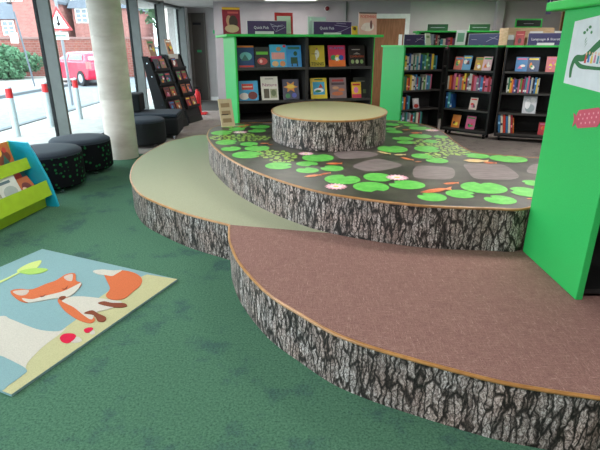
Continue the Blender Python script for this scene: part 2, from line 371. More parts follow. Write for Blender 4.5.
mauve_out = [tuple(p) for p in mauve_xy] + [(1.9, 1.6), (2.8, 1.75), (3.0, 2.4), (2.9, 3.2), (1.5, 3.4), (.62, 3.25), tuple(seamB)]
tier('curved_platform', 'low curved platform step with sage green carpet top and printed bark side, beside the column', sage_out, 0, Z1, 'carpet_top', M_sage, M_bark, None, len(sage_xy))
tier('curved_platform', 'low curved platform step with mauve brown carpet top and printed bark side, nearest the viewer', mauve_out, 0, Z1-.001, 'carpet_top', M_mauve, M_bark, None, len(mauve_xy))

# pond print
def ell(px, py, w, h, z, n=28, notch=None, depth=.35):
    cx, cy = un(px, py, z); x1, _ = un(px+w/2, py, z); _, yb = un(px, py-h/2, z); _, yf = un(px, py+h/2, z)
    rx = x1-cx; cy = (yb+yf)/2; ry = (yb-yf)/2; pts = []
    for k in range(n):
        a = 2*math.pi*k/n; r = 1
        if notch is not None:
            dd = abs((a-notch+math.pi) % (2*math.pi)-math.pi)
            if dd < .3: r = 1-depth*(1-dd/.3)
        pts.append((cx+rx*r*math.cos(a), cy+ry*r*math.sin(a)))
    return pts
PADS = [(484,188,45,12,1.4),(460.6,194.2,29,8.4,-.3),(500.3,200,31,9,2.2),(525.5,192.2,30,10,2.8),(533,183.3,20,6,3),(508.5,159,36,7.5,1.4),(477,156,24,5,3),(432,197.3,29,8.6,2.4),
        (342.4,179.6,36,9.6,1.2),(378,177.5,29,8.6,.2),(371,187.2,36,10,-1.3),(407,185,36,9,2.6),
        (318,158,32,7.5,1.6),(307,164,22,5,-1),(307.5,170.5,23,5.5,2),(332,168.5,23,6,2.6),(279,166,28,7,0),(247,155,30,7,-.3),(231,149,20,4.5,2),(257,148.5,25,5.5,1.4),(226.5,142.5,22,5,0),(249,144.2,18,4,-.8),(222,133,22,4.6,0),(237,129.3,16,3.8,1),(260,127,20,3.6,2),(257,131,18,3.4,2.5),(228,126.3,14,2.8,0),(243,126,12,2.4,0),
        (392.5,149.3,30,7,1.6),(427.5,149.3,26,6.2,-.2),(422,156.3,21,5,.4),(437,160.8,22,5.2,2.4),(403,138.8,21,3.8,2),(406,142.6,18,3.6,-.4),(420.5,136.3,22,4.4,1.3),(431,141.6,15,3.2,0),(395,132,17,3,0),(420,128.5,22,3.4,.4),(411,125.4,15,2.6,2),(392,124.6,14,3,1),(390,129,12,2.6,2),(404,122.6,13,2.2,0),(441,137,14,3,1.4)]
def inside(p, poly):
    c_ = False; j = len(poly)-1
    for i in range(len(poly)):
        if (poly[i][1] > p[1]) != (poly[j][1] > p[1]) and p[0] < (poly[j][0]-poly[i][0])*(p[1]-poly[i][1])/(poly[j][1]-poly[i][1])+poly[i][0]: c_ = not c_
        j = i
    return c_
def pond_pattern(f, z):
    def flat(pts, m, dz):
        A = [(p[0], p[1], z+dz) for p in pts]
        if poly_area(A) < 0: A = A[::-1]
        f.face(A, m)
    def pin(pts): return all(inside(p, pond_out) for p in pts)
    rr = random.Random(3); seen = []
    for (cx, cy, w, h, cnt) in ((270,154,36,8,90),(281,160,24,6,30),(240,138,60,6,120),(247,136,20,5,40),(285,156,26,6,34),(225,137,28,4,40),(442,146,30,14,150),(456,151,30,8,90),(436,155,26,8,50),(425,143,24,7,50),(448,140,12,8,40),(236,127,20,3,20)):
        for _ in range(cnt*9):
            a = rr.random()*6.28; q = math.sqrt(rr.random()); x = cx+w/2*q*math.cos(a); y = cy+h/2*q*math.sin(a)
            P = un(x, y, Z2); s = rr.uniform(.016, .032); a0 = rr.random()*6
            if any(abs(q_[0]-P[0]) < (q_[2]+s)*.85 and abs(q_[1]-P[1]) < (q_[2]+s)*1.1 for q_ in seen): continue
            seen.append((P[0], P[1], s))
            pts = [(P[0]+s*math.cos(a0+k*1.257), P[1]+s*1.3*math.sin(a0+k*1.257)) for k in range(5)]
            if pin(pts): flat(pts, M_weed, .0008)
    def stone(px): 
        pts = spline([un(x, y, Z2) for x, y in px], 3, True); flat([p for p in pts if inside(p, pond_out)], M_stone, .0004)
    stone([(354,165),(374,159),(388,160.5),(402,165),(392,168.5),(373,171.5),(358,169)])
    stone([(416,166.5),(436,166),(452,168),(455,174),(450,179),(432,179),(414,177)])
    stone([(464,164),(483,163.5),(502,164.5),(511,169),(519,176),(512,179.5),(490,179.5),(474,178),(468,171)])
    stone([(530,166),(536,164),(548,164),(552,172),(538,174),(527,172)])
    stone([(334,153),(350,151),(368,151.5),(378,154.5),(368,157.5),(344,159),(338,157)])
    stone([(262,122.8),(272,121.6),(284,121.8),(284,124),(270,124.6)])
    for i, (x, y, w, h, no) in enumerate(PADS):
        pts = ell(x, y, w, h, Z2, 26, no, .45)
        pts = [p for p in pts if inside(p, pond_out)]
        if len(pts) > 6: flat(pts, M_pad, .0016+.00003*i)
    seen_k = []
    def koi(x, y, L, m=M_koi, tilt=0):
        body = [(-.5,0),(-.25,-.14),(.1,-.16),(.32,-.06),(.5,-.16),(.46,0),(.5,.16),(.32,.06),(.1,.18),(-.25,.16)]
        if pin([un(x, y, Z2)]):
            flat([un(x+a*L, y+(b_*L*.36)+a*tilt, Z2) for a, b_ in body], m, .0032+.00002*len(seen_k)); seen_k.append(1)
    koi(436,190.6,32,M_koi,-4); koi(451,183.6,16,M_koi,-1); koi(334,163.8,17); koi(313,176,18,M_koi,-2); koi(325,174,12,M_koi,-2); koi(407,159,14,M_koi,3); koi(418,162,7); koi(416,133,12); koi(406,130,8); koi(247,125.3,8); koi(264,143.6,9); koi(270,145,5); koi(398,127,9,M_koiw,-2); koi(384,153,14,M_koiw,3); koi(400,155,12,M_koiw); koi(476,161,26,M_koiw,1); koi(490,163,14,M_koi,1); koi(530,199,8); koi(241,126.4,10)
    for x, y, w in ((336,187,24),(397,178,24),(306,154,17),(432,130.6,15),(240,132.6,16)):
        cx, cy = un(x, y, Z2); rx = un(x+w/2, y, Z2)[0]-cx
        for k, (r_, mm) in enumerate(((1, M_pink), (.62, mat((252, 228, 234), .5)), (.24, M_gold))):
            pts = []
            for q in range(32):
                a = 2*math.pi*q/32; s = r_*(1 if q % 2 == 0 else .72) if k < 2 else r_
                pts.append((cx+rx*s*math.cos(a), cy+rx*s*math.sin(a)))
            if k == 0: pts = [p for p in pts if inside(p, pond_out)]
            flat(pts, mm, .0045+.0003*k)
tier('pond_platform', 'middle curved platform printed as a dark lily pond with stepping stones and bark side', pond_out, Z1+.001, Z2, 'pond_top', M_pond, M_bark, pond_pattern)
st = [(.305+.60*math.cos(2*math.pi*k/64), 5.19+.80*math.sin(2*math.pi*k/64)) for k in range(64)]
tier('stump_seat', 'oval bark sided stump with pale sage top standing on the lily pond platform', st, Z2+.003, Z3, 'carpet_top', speck('stump_top', (186, 178, 134), (196, 188, 144), 120, .7), M_bark2)
bpy.data.objects['stump_seat']['category'] = 'seat'

# ------------------------------------------------------------ books
def spine_book(parent_mx, x, t, h, d, col, lean=0, label='', group='', z=0, y=.05):
    m = mat(col, .5); b = MB()
    b.box((0, 0, 0), (.002, d, h), m); b.box((t-.002, 0, 0), (t, d, h), m); b.box((0, -.001, 0), (t, .002, h), m)
    b.box((.002, .003, .003), (t-.002, d-.004, h-.003), M_page)
    band = tuple(min(255, v+95) for v in col) if sum(col) < 420 else (60, 50, 60)
    if random.random() < .5:
        z0_ = h*random.uniform(.15, .7); b.box((.001, -.0018, z0_), (t-.001, -.0012, z0_+h*.13), mat(band, .5))
    if random.random() < .15: b.box((.001, -.0018, .02), (t-.001, -.0012, .05), M_white)
    o = b.build('book'); o.matrix_world = parent_mx @ Matrix.Translation((x, y, z+.002)) @ Matrix.Rotation(lean, 4, 'Y')
    tag(o, label, 'book', group); return o
COLS = [(30,80,140),(60,120,170),(200,60,40),(226,120,40),(40,110,80),(220,190,60),(120,60,110),(40,40,60),(190,190,180),(70,150,160),(160,40,50),(230,220,200),(90,140,70),(200,100,130),(50,60,110),(120,120,130)]
CN = {(30,80,140):'navy blue',(60,120,170):'mid blue',(200,60,40):'red',(226,120,40):'orange',(40,110,80):'green',(220,190,60):'yellow',(120,60,110):'purple',(40,40,60):'near black',(190,190,180):'pale grey',(70,150,160):'teal',(160,40,50):'dark red',(230,220,200):'cream',(90,140,70):'leaf green',(200,100,130):'pink',(50,60,110):'dark blue',(120,120,130):'grey'}
def spine_row(mx, x0, x1, z, h0, h1, where, t0=.022, t1=.04, pal=COLS, lean=0, y=.06):
    x = x0; i = 0; last = None
    while x < x1-.012 and i < 26:
        t = random.uniform(t0, t1); t = min(t, x1-x)
        if t < .012: break
        c_ = random.choice([q for q in pal if q != last]); last = c_
        spine_book(mx, x, t, random.uniform(h0, h1), .15, c_, lean, '%s book, %s from the left, %s' % (CN[c_], ORD[i], where), 'books on the '+where, z, y)
        x += t+.0015+(.006 if lean else 0); i += 1
def cover_book(mx, x, w, h, z, bg, shapes, label, group=None, title=None, tilt=R(14), y=.10, t=.014, tcol=M_text, yaw=0, tz=.8, tsize=None):
    """a book standing face out: shapes are printed areas (kind, cx, cz, w, h, colour) in fractions of the cover"""
    o = thing('picture_book', label, 'book', (0, 0, 0), 0, group) if title else None
    b = MB(); m = mat(bg, .35)
    b.box((-w/2, 0, 0), (w/2, .0015, h), m); b.box((-w/2, t-.0015, 0), (w/2, t, h), m); b.box((-w/2, 0, 0), (-w/2+.0015, t, h), m); b.box((-w/2+.002, .002, .003), (w/2-.003, t-.002, h-.003), M_page)
    for q, (k, cx, cz, sw, sh, c_) in enumerate(shapes):
        X, Zc, a, c2 = (cx-.5)*w, cz*h, sw*w/2, sh*h/2; mm = mat(c_, .4); yy = -.0006-.0002*q
        if k == 'b': pts = [(X-a, Zc-c2), (X+a, Zc-c2), (X+a, Zc+c2), (X-a, Zc+c2)]
        elif k == 't': pts = [(X-a, Zc-c2), (X+a, Zc-c2), (X, Zc+c2)]
        elif k == 's': pts = [(X+a*(1 if j % 2 == 0 else .5)*math.cos(j*math.pi/6), Zc+c2*(1 if j % 2 == 0 else .5)*math.sin(j*math.pi/6)) for j in range(12)]
        else: pts = [(X+a*math.cos(j*.449), Zc+c2*math.sin(j*.449)) for j in range(14)]
        b.face([(p[0], yy, p[1]) for p in pts], mm)
    M = mx @ Matrix.Translation((x, y, z+.003)) @ Matrix.Rotation(yaw, 4, 'Z') @ Matrix.Rotation(-tilt, 4, 'X')
    if title:
        o.matrix_world = M; b.build('cover', o)
        text(title, tsize or .045, tcol, o, (0, -.0022-.0002*len(shapes), tz*h), name='title', width=w*.84)
    else:
        o = b.build('picture_book'); o.matrix_world = M; tag(o, label, 'book', group)
    return o
def rnd_shapes(seed):
    r = random.Random(seed); pal = [(240,220,60),(230,60,50),(50,140,200),(60,160,80),(245,240,230),(230,130,40),(40,40,50),(220,110,150)]
    out = [('b', .5, .86, .8, .1, r.choice(pal))]
    for _ in range(4): out.append((r.choice('eets'), r.uniform(.28, .72), r.uniform(.25, .62), r.uniform(.2, .5), r.uniform(.15, .4), r.choice(pal)))
    return out

# ------------------------------------------------------------ bookcases
def bookcase(label, ox, oy, rz, width, depth, height, shelves, bays=1, left=M_black, right=M_black, top=M_greentop, over=.04, casters=False, plinth=None, frontband=None, back=M_shelf, lining=False):
    t = thing('bookcase', label, 'bookcase', (ox, oy, 0), rz)
    zb = .09 if casters else 0; th = .03
    for nm, xa, m in (('side_panel', 0, left), ('side_panel', width-th, right)):
        if lining:
            o_ = xa if xa == 0 else xa+th-.008; i_ = .008 if xa == 0 else xa
            b = MB(); b.box((o_, 0, zb), (o_+.008, depth, height-.03), m); b.box((i_, .001, zb), (i_+th-.008, depth-.001, height-.03), M_shelf); b.build(nm, t); continue
        b = MB(); b.box((xa, 0, zb), (xa+th, depth, height-.03), m); b.build(nm, t)
    b = MB(); b.box((th, depth-.34 if depth > .5 else depth-.02, zb), (width-th, depth-.32 if depth > .5 else depth, height-.03), back); bk = b.build('back_panel', t)
    b = MB(); b.box((-over, -over*.6, height-.03), (width+over, depth+over*.6, height), top); b.build('top_panel', t, bevel=.004)
    for k in range(1, bays):
        b = MB(); xx_ = width*k/bays; b.box((xx_-.02, .004, zb), (xx_+.02, depth-.34 if depth > .5 else depth-.02, height-.03), M_shelf); b.build('divider', t)
    bw = width/bays; dd = (depth-.34) if depth > .5 else depth-.02
    for z in shelves:
        for k in range(bays):
            xa = th if k == 0 else k*bw+.02; xb = width-th if k == bays-1 else (k+1)*bw-.02
            b = MB(); b.box((xa, .006, z-.022), (xb, dd, z), M_shelf); b.box((xa, .002, z-.026), (xb, .008, z+.004), mat((62, 60, 58), .4)); b.build('shelf', t)
    if plinth:
        b = MB(); b.box((th, .02, zb), (width-th, .04, plinth), M_black); b.build('plinth', t)
    if casters:
        b = MB(); b.box((.0, .0, zb-.012), (width, depth, zb), M_black); b.build('base_board', t)
        for xx_ in (.08, width-.08):
            for yy in (.08, depth-.08):
                c_ = MB(); c_.prism([(yy+.032*math.cos(a*math.pi/7), .033+.032*math.sin(a*math.pi/7)) for a in range(14)], M_dark, 0, xx_-.013, xx_+.013)
                c_.box((xx_-.02, yy-.012, .05), (xx_+.02, yy+.02, zb-.012), M_dark); c_.build('caster', t)
    return t, Matrix.Translation((ox, oy, 0)) @ Matrix.Rotation(rz, 4, 'Z')

# tall display bookcase behind the pond (two bays)
LA = R(15.5)
t, ML = bookcase('tall two bay green and charcoal bookcase of face-out books behind the stump', -.80, 6.27, LA, 1.85, 1.10, 1.62, (1.225, .815, .58), 2, M_green, M_green, M_greentop, .10, False, .56, lining=True)
gL = MB(); gL.box((-.001, -.003, 0), (.022, .0, 1.59), M_greentop); gL.build('edge_strip', t)
gL = MB(); gL.box((1.84, -.003, 0), (1.851, .0, 1.59), M_greentop); gL.build('edge_strip', t)
G1, G2 = 'face-out books on the top shelf of the tall display bookcase', 'face-out books on the second shelf of the tall display bookcase'
z = 1.225
cover_book(ML, .155, .21, .27, z, (40,80,130), [('b',.5,.95,1,.08,(230,140,50)),('e',.5,.5,.75,.4,(120,200,200)),('t',.45,.45,.5,.3,(70,130,120)),('b',.5,.05,.9,.08,(220,80,60))], 'blue book with orange top band and pale sea creature, far left of top shelf', G1)
cover_book(ML, .365, .19, .25, z, (44,42,44), [('b',.5,.7,.8,.14,(110,190,60)),('e',.5,.3,.7,.35,(200,80,80)),('e',.4,.3,.2,.18,(240,190,180))], 'dark book with green title and red creature on the top shelf', G1)
cover_book(ML, .575, .215, .28, z, (70,180,220), [('b',.5,.5,.8,.3,(235,160,150)),('e',.55,.8,.3,.2,(200,150,100)),('e',.3,.15,.4,.25,(230,180,120)),('e',.75,.15,.35,.25,(225,150,90)),('e',.9,.93,.2,.12,(220,40,60))], 'light blue book with pink lettering and brown animals on the top shelf', G1)
cover_book(ML, .785, .20, .27, z, (50,150,215), [('b',.5,.88,.8,.12,(40,110,90)),('b',.5,.3,.45,.3,(30,80,50)),('e',.6,.62,.25,.22,(30,90,60)),('b',.35,.15,.08,.25,(30,70,50)),('b',.7,.15,.08,.25,(30,70,50))], 'blue book with a dark green animal beside the centre divider of the top shelf', G1)
cover_book(ML, 1.10, .205, .27, z, (216,190,50), [('e',.5,.6,.3,.4,(240,238,220)),('e',.5,.84,.14,.1,(190,120,80)),('b',.45,.42,.1,.2,(240,236,220)),('b',.3,.6,.35,.03,(120,80,40))], 'yellow tennis book with a white clad player', G1, 'TENNIS', tcol=M_dark, tz=.12, tsize=.06)
cover_book(ML, 1.375, .235, .27, z, (214,50,90), [('b',.5,.15,1,.3,(240,120,40)),('e',.3,.42,.35,.25,(60,150,90)),('e',.55,.4,.35,.3,(240,200,60)),('e',.75,.42,.3,.25,(40,90,180)),('s',.5,.35,.3,.25,(245,240,240))], 'pink and orange book with blue title and a crowd of figures', G1, 'PLAYER', tcol=mat((50,130,200)), tz=.86, tsize=.04)
cover_book(ML, 1.66, .235, .27, z, (40,30,30), [('e',.22,.22,.2,.2,(150,180,110)),('e',.5,.22,.2,.2,(190,200,150)),('e',.78,.22,.2,.2,(150,180,110)),('b',.45,.8,.5,.04,(190,180,170)),('t',.5,.62,.5,.1,(150,140,130))], 'black computer book with three pale green discs on the cover', G1, 'COMPUTERS', tcol=mat((220,90,50)), tz=.46, tsize=.035)
z = .815
cover_book(ML, .175, .25, .25, z, (60,170,220), [('b',.45,.7,.6,.3,(220,70,60)),('b',.45,.7,.5,.05,(245,230,210)),('e',.25,.22,.5,.35,(235,230,225)),('e',.7,.25,.5,.4,(120,50,45))], 'sky blue book with a red label and racing animals, far left on the second shelf', G2)
cover_book(ML, .455, .225, .30, z, (228,222,206), [('b',.3,.28,.32,.4,(90,80,60)),('b',.72,.28,.4,.38,(170,170,130)),('e',.72,.3,.3,.28,(110,120,80)),('b',.5,.9,.5,.03,(120,110,110))], 'white nature book with two small square pictures', G2, 'Nature', tcol=mat((160,60,110)), tz=.64, tsize=.055)
cover_book(ML, .74, .22, .26, z, (40,40,70), [('s',.5,.62,.9,.6,(225,140,50)),('e',.5,.64,.5,.2,(240,200,70)),('e',.3,.18,.3,.25,(60,140,80)),('e',.7,.2,.3,.25,(80,90,180))], 'dark blue book with a burst of orange on the second shelf', G2)
cover_book(ML, 1.13, .23, .27, z, (236,206,40), [('b',.5,.5,.72,.62,(60,170,210)),('e',.5,.4,.6,.22,(240,240,240)),('e',.45,.36,.4,.12,(40,130,70)),('t',.62,.62,.3,.2,(200,80,50)),('b',.5,.92,.5,.06,(40,130,70))], 'yellow bordered book with a green crocodile-like shape on blue water', G2)
cover_book(ML, 1.405, .235, .27, z, (140,116,116), [('b',.5,.86,.7,.1,(190,60,60)),('b',.5,.7,.8,.12,(90,70,76)),('e',.35,.5,.4,.15,(200,150,110)),('e',.7,.4,.4,.15,(210,120,70)),('e',.45,.22,.7,.2,(200,110,70))], 'brownish mauve book with rows of foods on the second shelf', G2)
cover_book(ML, 1.735, .21, .27, z, (40,42,38), [('b',.5,.8,.6,.06,(110,110,100)),('e',.4,.3,.4,.3,(70,60,50)),('b',.75,.3,.2,.2,(90,110,70))], 'black book standing behind the small yellow one on the second shelf', G2)
cover_book(ML, 1.655, .135, .21, z, (240,190,50), [('b',.5,.12,1,.24,(215,60,90)),('e',.45,.5,.5,.4,(230,120,180)),('b',.5,.84,.8,.12,(200,50,50))], 'small yellow and pink book leaning before the black book', G2, y=.06)

def sign(mx, x, w, h, z, label, txt=None, bg=(70,48,96), y=.12, strokes=None, name='shelf_sign', tw=.38, tx=-.15, frame=None, tcol=M_text):
    t = thing(name, label, 'sign'); t.matrix_world = mx @ Matrix.Translation((x, y, z+.001))
    b = MB(); b.box((-w/2, 0, .002), (w/2, .008, h), mat(bg, .35)); b.build('board', t)
    b = MB(); 
    if frame:
        f = mat(frame, .4); b.box((-w/2-.02, -.002, 0), (w/2+.02, .01, .02), f); b.box((-w/2-.02, -.002, h-.01), (w/2+.02, .01, h+.015), f); b.box((-w/2-.02, -.002, .02), (-w/2+.005, .01, h-.01), f); b.box((w/2-.005, -.002, .02), (w/2+.02, .01, h-.01), f)
        b.build('frame', t)
    else:
        b.box((-w/2, -.001, h), (w/2, .009, h+.006), mat((200,190,190), .4)); b.box((-w/2-.006, -.001, 0), (-w/2, .009, h+.006), mat((190,200,190), .4)); b.build('clear_holder', t)
    if txt: text(txt, h*.3, tcol, t, (tx*w, -.002, h*.5), name='lettering', width=tw*w)
    if strokes:
        s = MB()
        for pts in strokes: s.tube([((a-.5)*w, -.002, c_*h) for a, c_ in pts], h*.018, mat((190,180,205), .5), 5)
        s.build('drawn_lines', t)
    return t
ZT = 1.62
sw1 = [[(.58,.8),(.75,.62),(.9,.72),(.97,.55),(.72,.2),(.66,.45),(.6,.75)], [(.62,.6),(.9,.6)], [(.74,.3),(.8,.7)]]
sw2 = [[(.55,.75),(.9,.62)], [(.98,.62),(.72,.25),(.5,.12),(.42,.1)], [(.6,.9),(.85,.85)]]
sign(ML, .44, .50, .155, ZT, 'purple shelf sign with white line drawing on the left of the tall bookcase top', 'Quick Pick', strokes=sw1, y=.14)
sign(ML, 1.31, .52, .155, ZT, 'purple shelf sign with a white lightning line on the right of the tall bookcase top', 'Quick Pick', strokes=sw2, y=.14)
b = MB(); b.box((-.12, 0, 0), (.12, .004, .035), M_white); o = b.build('label_card'); o.matrix_world = ML @ Matrix.Translation((.40, .11, ZT+.001)); tag(o, 'small white card in front of the left purple sign', 'card')
b = MB(); b.box((-.12, 0, 0), (.12, .004, .025), M_white); o = b.build('label_card'); o.matrix_world = ML @ Matrix.Translation((1.30, .11, ZT+.001)); tag(o, 'small white card in front of the right purple sign', 'card')
cover_book(ML, .0, .22, .31, ZT, (150,40,60), [('b',.5,.95,1,.08,(230,180,50)),('e',.35,.5,.3,.4,(200,150,120)),('e',.6,.45,.5,.5,(70,50,45)),('e',.5,.2,.8,.3,(210,180,140)),('b',.6,.8,.6,.08,(210,90,90))], 'tall crimson book with gold top band at the left end of the tall bookcase top', y=.15, tilt=R(8))
t = thing('wall_notice', 'red framed white notice standing behind the left purple sign', 'notice'); t.matrix_world = ML @ Matrix.Translation((.68, .22, ZT+.002)) @ Matrix.Rotation(-.1, 4, 'X')
b = MB(); b.box((-.12, 0, 0), (.12, .006, .26), M_red); b.build('frame', t); b = MB(); b.box((-.09, -.002, .01), (.09, -.0005, .22), mat((220,232,214))); b.build('paper', t)
t = thing('leaflet_holder', 'clear leaflet holder with pale green leaflets behind the right purple sign', 'leaflet holder'); t.matrix_world = ML @ Matrix.Translation((1.14, .24, ZT+.002))
b = MB(); b.box((-.10, 0, 0), (.10, .03, .20), mat((190,214,200), .3)); b.build('leaflets', t); b = MB(); b.box((-.13, -.004, 0), (.12, -.001, .17), mat((205,215,212), .15)); b.box((-.13, .031, 0), (.12, .034, .22), mat((205,215,212), .15)); b.build('holder', t)
cover_book(ML, 1.625, .08, .11, ZT, (225,190,50), [('e',.5,.7,.6,.4,(110,90,50))], 'small yellow card book beside the right purple sign', y=.14)
cover_book(ML, 1.80, .25, .275, ZT, (226,176,160), [('b',.5,.97,1,.06,(70,60,50)),('e',.5,.35,.7,.4,(240,220,210)),('e',.68,.45,.14,.4,(110,60,60)),('e',.25,.3,.3,.2,(236,210,200))], 'pale pink book with red title at the right end of the tall bookcase top', title='POSTMAN', tcol=mat((214,60,60)), tz=.8, tsize=.05, y=.12, tilt=R(6))

# three black corner cases
def seg(p, q): return math.atan2(q[1]-p[1], q[0]-p[0]), math.hypot(q[0]-p[0], q[1]-p[1])
A0, A1, A2, A3, A4 = (1.69, 8.28), (2.475, 8.68), (3.12, 8.06), (3.22, 8.00), (4.05, 7.64)
a1, w1 = seg(A0, A1); a2, w2 = seg(A1, A2); a3, w3 = seg(A3, A4)
SH = (1.10, .775, .46, .13)
t, M1 = bookcase('black bookcase with a bright green end panel, left of the three corner bookcases', A0[0], A0[1], a1, w1-.01, .58, 1.49, SH, 1, M_green, M_black, M_greentop, .03, False, .11, back=M_black)
t, M2 = bookcase('black wheeled bookcase with a green top in the middle of the three corner bookcases', A1[0]+.03, A1[1]-.03, a2, w2-.04, .30, 1.49, SH, 1, M_black, M_black, M_greentop, .0, True, .12, back=M_black)
t, M3 = bookcase('black wheeled bookcase with green top, right of the three, partly behind the green tower', A3[0], A3[1], a3, w3, .42, 1.49, SH, 1, M_black, M_black, M_greentop, .0, True, .12, back=M_black)
cool = [(30,80,140),(60,120,170),(220,190,60),(40,110,80),(70,150,160),(190,190,180),(50,60,110),(90,140,70)]
spine_row(M1, .06, .74, 1.10, .20, .27, 'top shelf of the green ended bookcase', pal=cool, t0=.028, t1=.05, y=.03)
spine_row(M1, .05, .66, .775, .19, .25, 'second shelf of the green ended bookcase', t0=.025, t1=.045, y=.03)
spine_row(M1, .05, .22, .46, .19, .25, 'third shelf of the green ended bookcase', pal=[(30,80,140),(70,150,160),(226,120,40),(40,40,60)], y=.03)
spine_row(M1, .05, .52, .13, .23, .29, 'bottom shelf of the green ended bookcase', pal=[(190,190,180),(230,220,200),(160,40,50),(120,120,130),(40,110,80),(70,150,160)], t0=.025, t1=.05, y=.03)
cover_book(M1, .40, .13, .17, .46, (200,200,205), [('e',.5,.7,.7,.45,(230,225,225)),('e',.5,.25,.8,.4,(190,60,50))], 'small white and red book face out on the third shelf of the green ended bookcase', y=.06)
def fo(mx, x, w, h, z, bg, seed, label, **k): cover_book(mx, x, w, h, z, bg, rnd_shapes(seed), label, **k)
fo(M2, .17, .15, .21, 1.10, (200,80,50), 1, 'orange red face-out book, leftmost on the top shelf of the middle corner bookcase', y=.07)
fo(M2, .32, .15, .23, 1.10, (60,150,200), 2, 'light blue face-out book on the top shelf of the middle corner bookcase', y=.07)
fo(M2, .53, .13, .21, 1.10, (200,150,60), 3, 'mustard face-out book on the top shelf of the middle corner bookcase', y=.07)
fo(M2, .67, .15, .22, 1.10, (230,190,195), 4, 'pale pink face-out book, rightmost on the top shelf of the middle corner bookcase', y=.07)
spine_row(M2, .04, .82, .775, .20, .27, 'second shelf of the middle corner bookcase', t0=.028, t1=.045, pal=[(120,60,110),(226,120,40),(60,120,170),(190,190,180),(200,100,130),(160,40,50),(120,120,130),(220,190,60),(50,60,110)], y=.03)
spine_row(M2, .04, .16, .46, .22, .27, 'third shelf of the middle corner bookcase', t0=.035, t1=.045, pal=[(30,80,140),(50,60,110),(70,150,160)], y=.03)
fo(M2, .52, .13, .20, .46, (222,200,190), 6, 'single pale cream face-out book on the third shelf of the middle corner bookcase', y=.07)
fo(M2, .24, .15, .22, .13, (226,130,40), 7, 'orange face-out book on the bottom shelf of the middle corner bookcase', y=.07)
fo(M2, .51, .16, .22, .13, (214,90,140), 8, 'pink face-out book on the bottom shelf of the middle corner bookcase', y=.07)
fo(M3, .26, .17, .22, 1.10, (60,130,190), 9, 'blue face-out book, leftmost on the top shelf of the right corner bookcase', y=.07)
fo(M3, .43, .17, .22, 1.10, (40,70,110), 10, 'navy face-out book on the top shelf of the right corner bookcase', y=.07)
fo(M3, .71, .20, .23, 1.10, (220,110,110), 11, 'coral face-out book on the right corner bookcase top shelf, next to the green tower', y=.07)
spine_row(M3, .09, .56, .775, .20, .26, 'second shelf of the right corner bookcase', t0=.018, t1=.03, y=.03)
cover_book(M3, .47, .20, .27, .46, (205,208,212), [('e',.55,.3,.7,.5,(150,165,170)),('e',.35,.55,.4,.6,(240,240,242)),('e',.7,.78,.4,.3,(240,240,240))], 'silvery white face-out book alone on the third shelf of the right corner bookcase', y=.07)
spine_row(M3, .06, .30, .13, .24, .32, 'bottom shelf of the right corner bookcase', t0=.022, t1=.035, pal=[(200,60,40),(226,120,40),(230,220,200),(30,80,140),(60,120,170),(160,40,50)], lean=-.12, y=.03)
fo(M3, .74, .17, .2, .13, (190,50,60), 12, 'red book on the bottom shelf of the right corner bookcase beside the green tower', y=.07)
# on top of the corner cases
sign(M1, .24, .42, .16, 1.49, 'dark purple shelf sign on the green ended corner bookcase', None, (60,52,92), y=.06, strokes=[[(.55,.3),(.9,.8)], [(.6,.6),(.95,.5)], [(.12,.5),(.3,.5)]])
sign(M2, .57, .50, .17, 1.49, 'blue purple shelf sign on the middle corner bookcase', None, (62,62,112), y=.06, strokes=[[(.6,.3),(.95,.8)], [(.7,.7),(.97,.5)], [(.1,.5),(.28,.5)]])
t = thing('leaflet_stand', 'white leaflet with a green picture standing on the middle corner bookcase', 'leaflet'); t.matrix_world = M2 @ Matrix.Translation((.17, .06, 1.492)) @ Matrix.Rotation(-.12, 4, 'X')
b = MB(); b.box((-.09, 0, 0), (.09, .006, .235), M_white); b.build('sheet', t); b = MB(); b.box((-.06, -.002, .05), (.06, -.0005, .19), mat((120,170,140))); b.build('printed_picture', t)
cover_book(M1, .54, .11, .19, 1.49, (214,222,196), [('b',.5,.7,.6,.2,(130,170,110))], 'cream and green booklet right of the dark purple sign', y=.05)
for k, (x, c_, nm) in enumerate(((.64, (70,70,74), 'charcoal'), (.68, (150,60,60), 'dull red'), (.72, (170,160,150), 'stone'))): 
    spine_book(M1, x, .032, .17-.01*k, .13, c_, 0, nm+' book standing on the green ended corner bookcase', 'books on top of the green ended bookcase', 1.49, .04)
sign(M3, .59, .58, .17, 1.49, 'wide purple language sign on the right corner bookcase', 'Language & literature', (66,62,110), y=.05, tw=.8, tx=-.02)
b = MB(); b.box((-.12, 0, 0), (.12, .004, .035), M_white); o = b.build('label_card'); o.matrix_world = M3 @ Matrix.Translation((.55, .03, 1.491)); tag(o, 'white card in front of the wide language sign', 'card')
cover_book(M3, .18, .13, .21, 1.49, (176,50,54), [('e',.5,.3,.4,.4,(80,30,36)),('b',.5,.75,.7,.06,(220,130,120))], 'red book standing left of the wide language sign', y=.06)
t = thing('card_box', 'small grey and white card box at the left end of the right corner bookcase top', 'box'); t.matrix_world = M3 @ Matrix.Translation((.06, .06, 1.491))
b = MB(); b.box((-.055, 0, 0), (.04, .09, .08), mat((96,98,96))); b.build('box', t); b = MB(); b.box((-.05, .01, .08), (.035, .08, .15), mat((190,192,190))); b.build('cards', t)
cover_book(M3, .83, .13, .19, 1.49, (205,215,205), [('b',.5,.6,.6,.3,(120,150,130))], 'pale leaflet at the right end of the right corner bookcase top', y=.12)
for x_, lab in ((.40, 'white card standing behind the left half of the language sign'), (.74, 'white card standing behind the right half of the language sign')):
    b = MB(); b.box((-.09, 0, 0), (.09, .004, .20), M_white); o = b.build('label_card'); o.matrix_world = M3 @ Matrix.Translation((x_, .10, 1.491)); tag(o, lab, 'card')

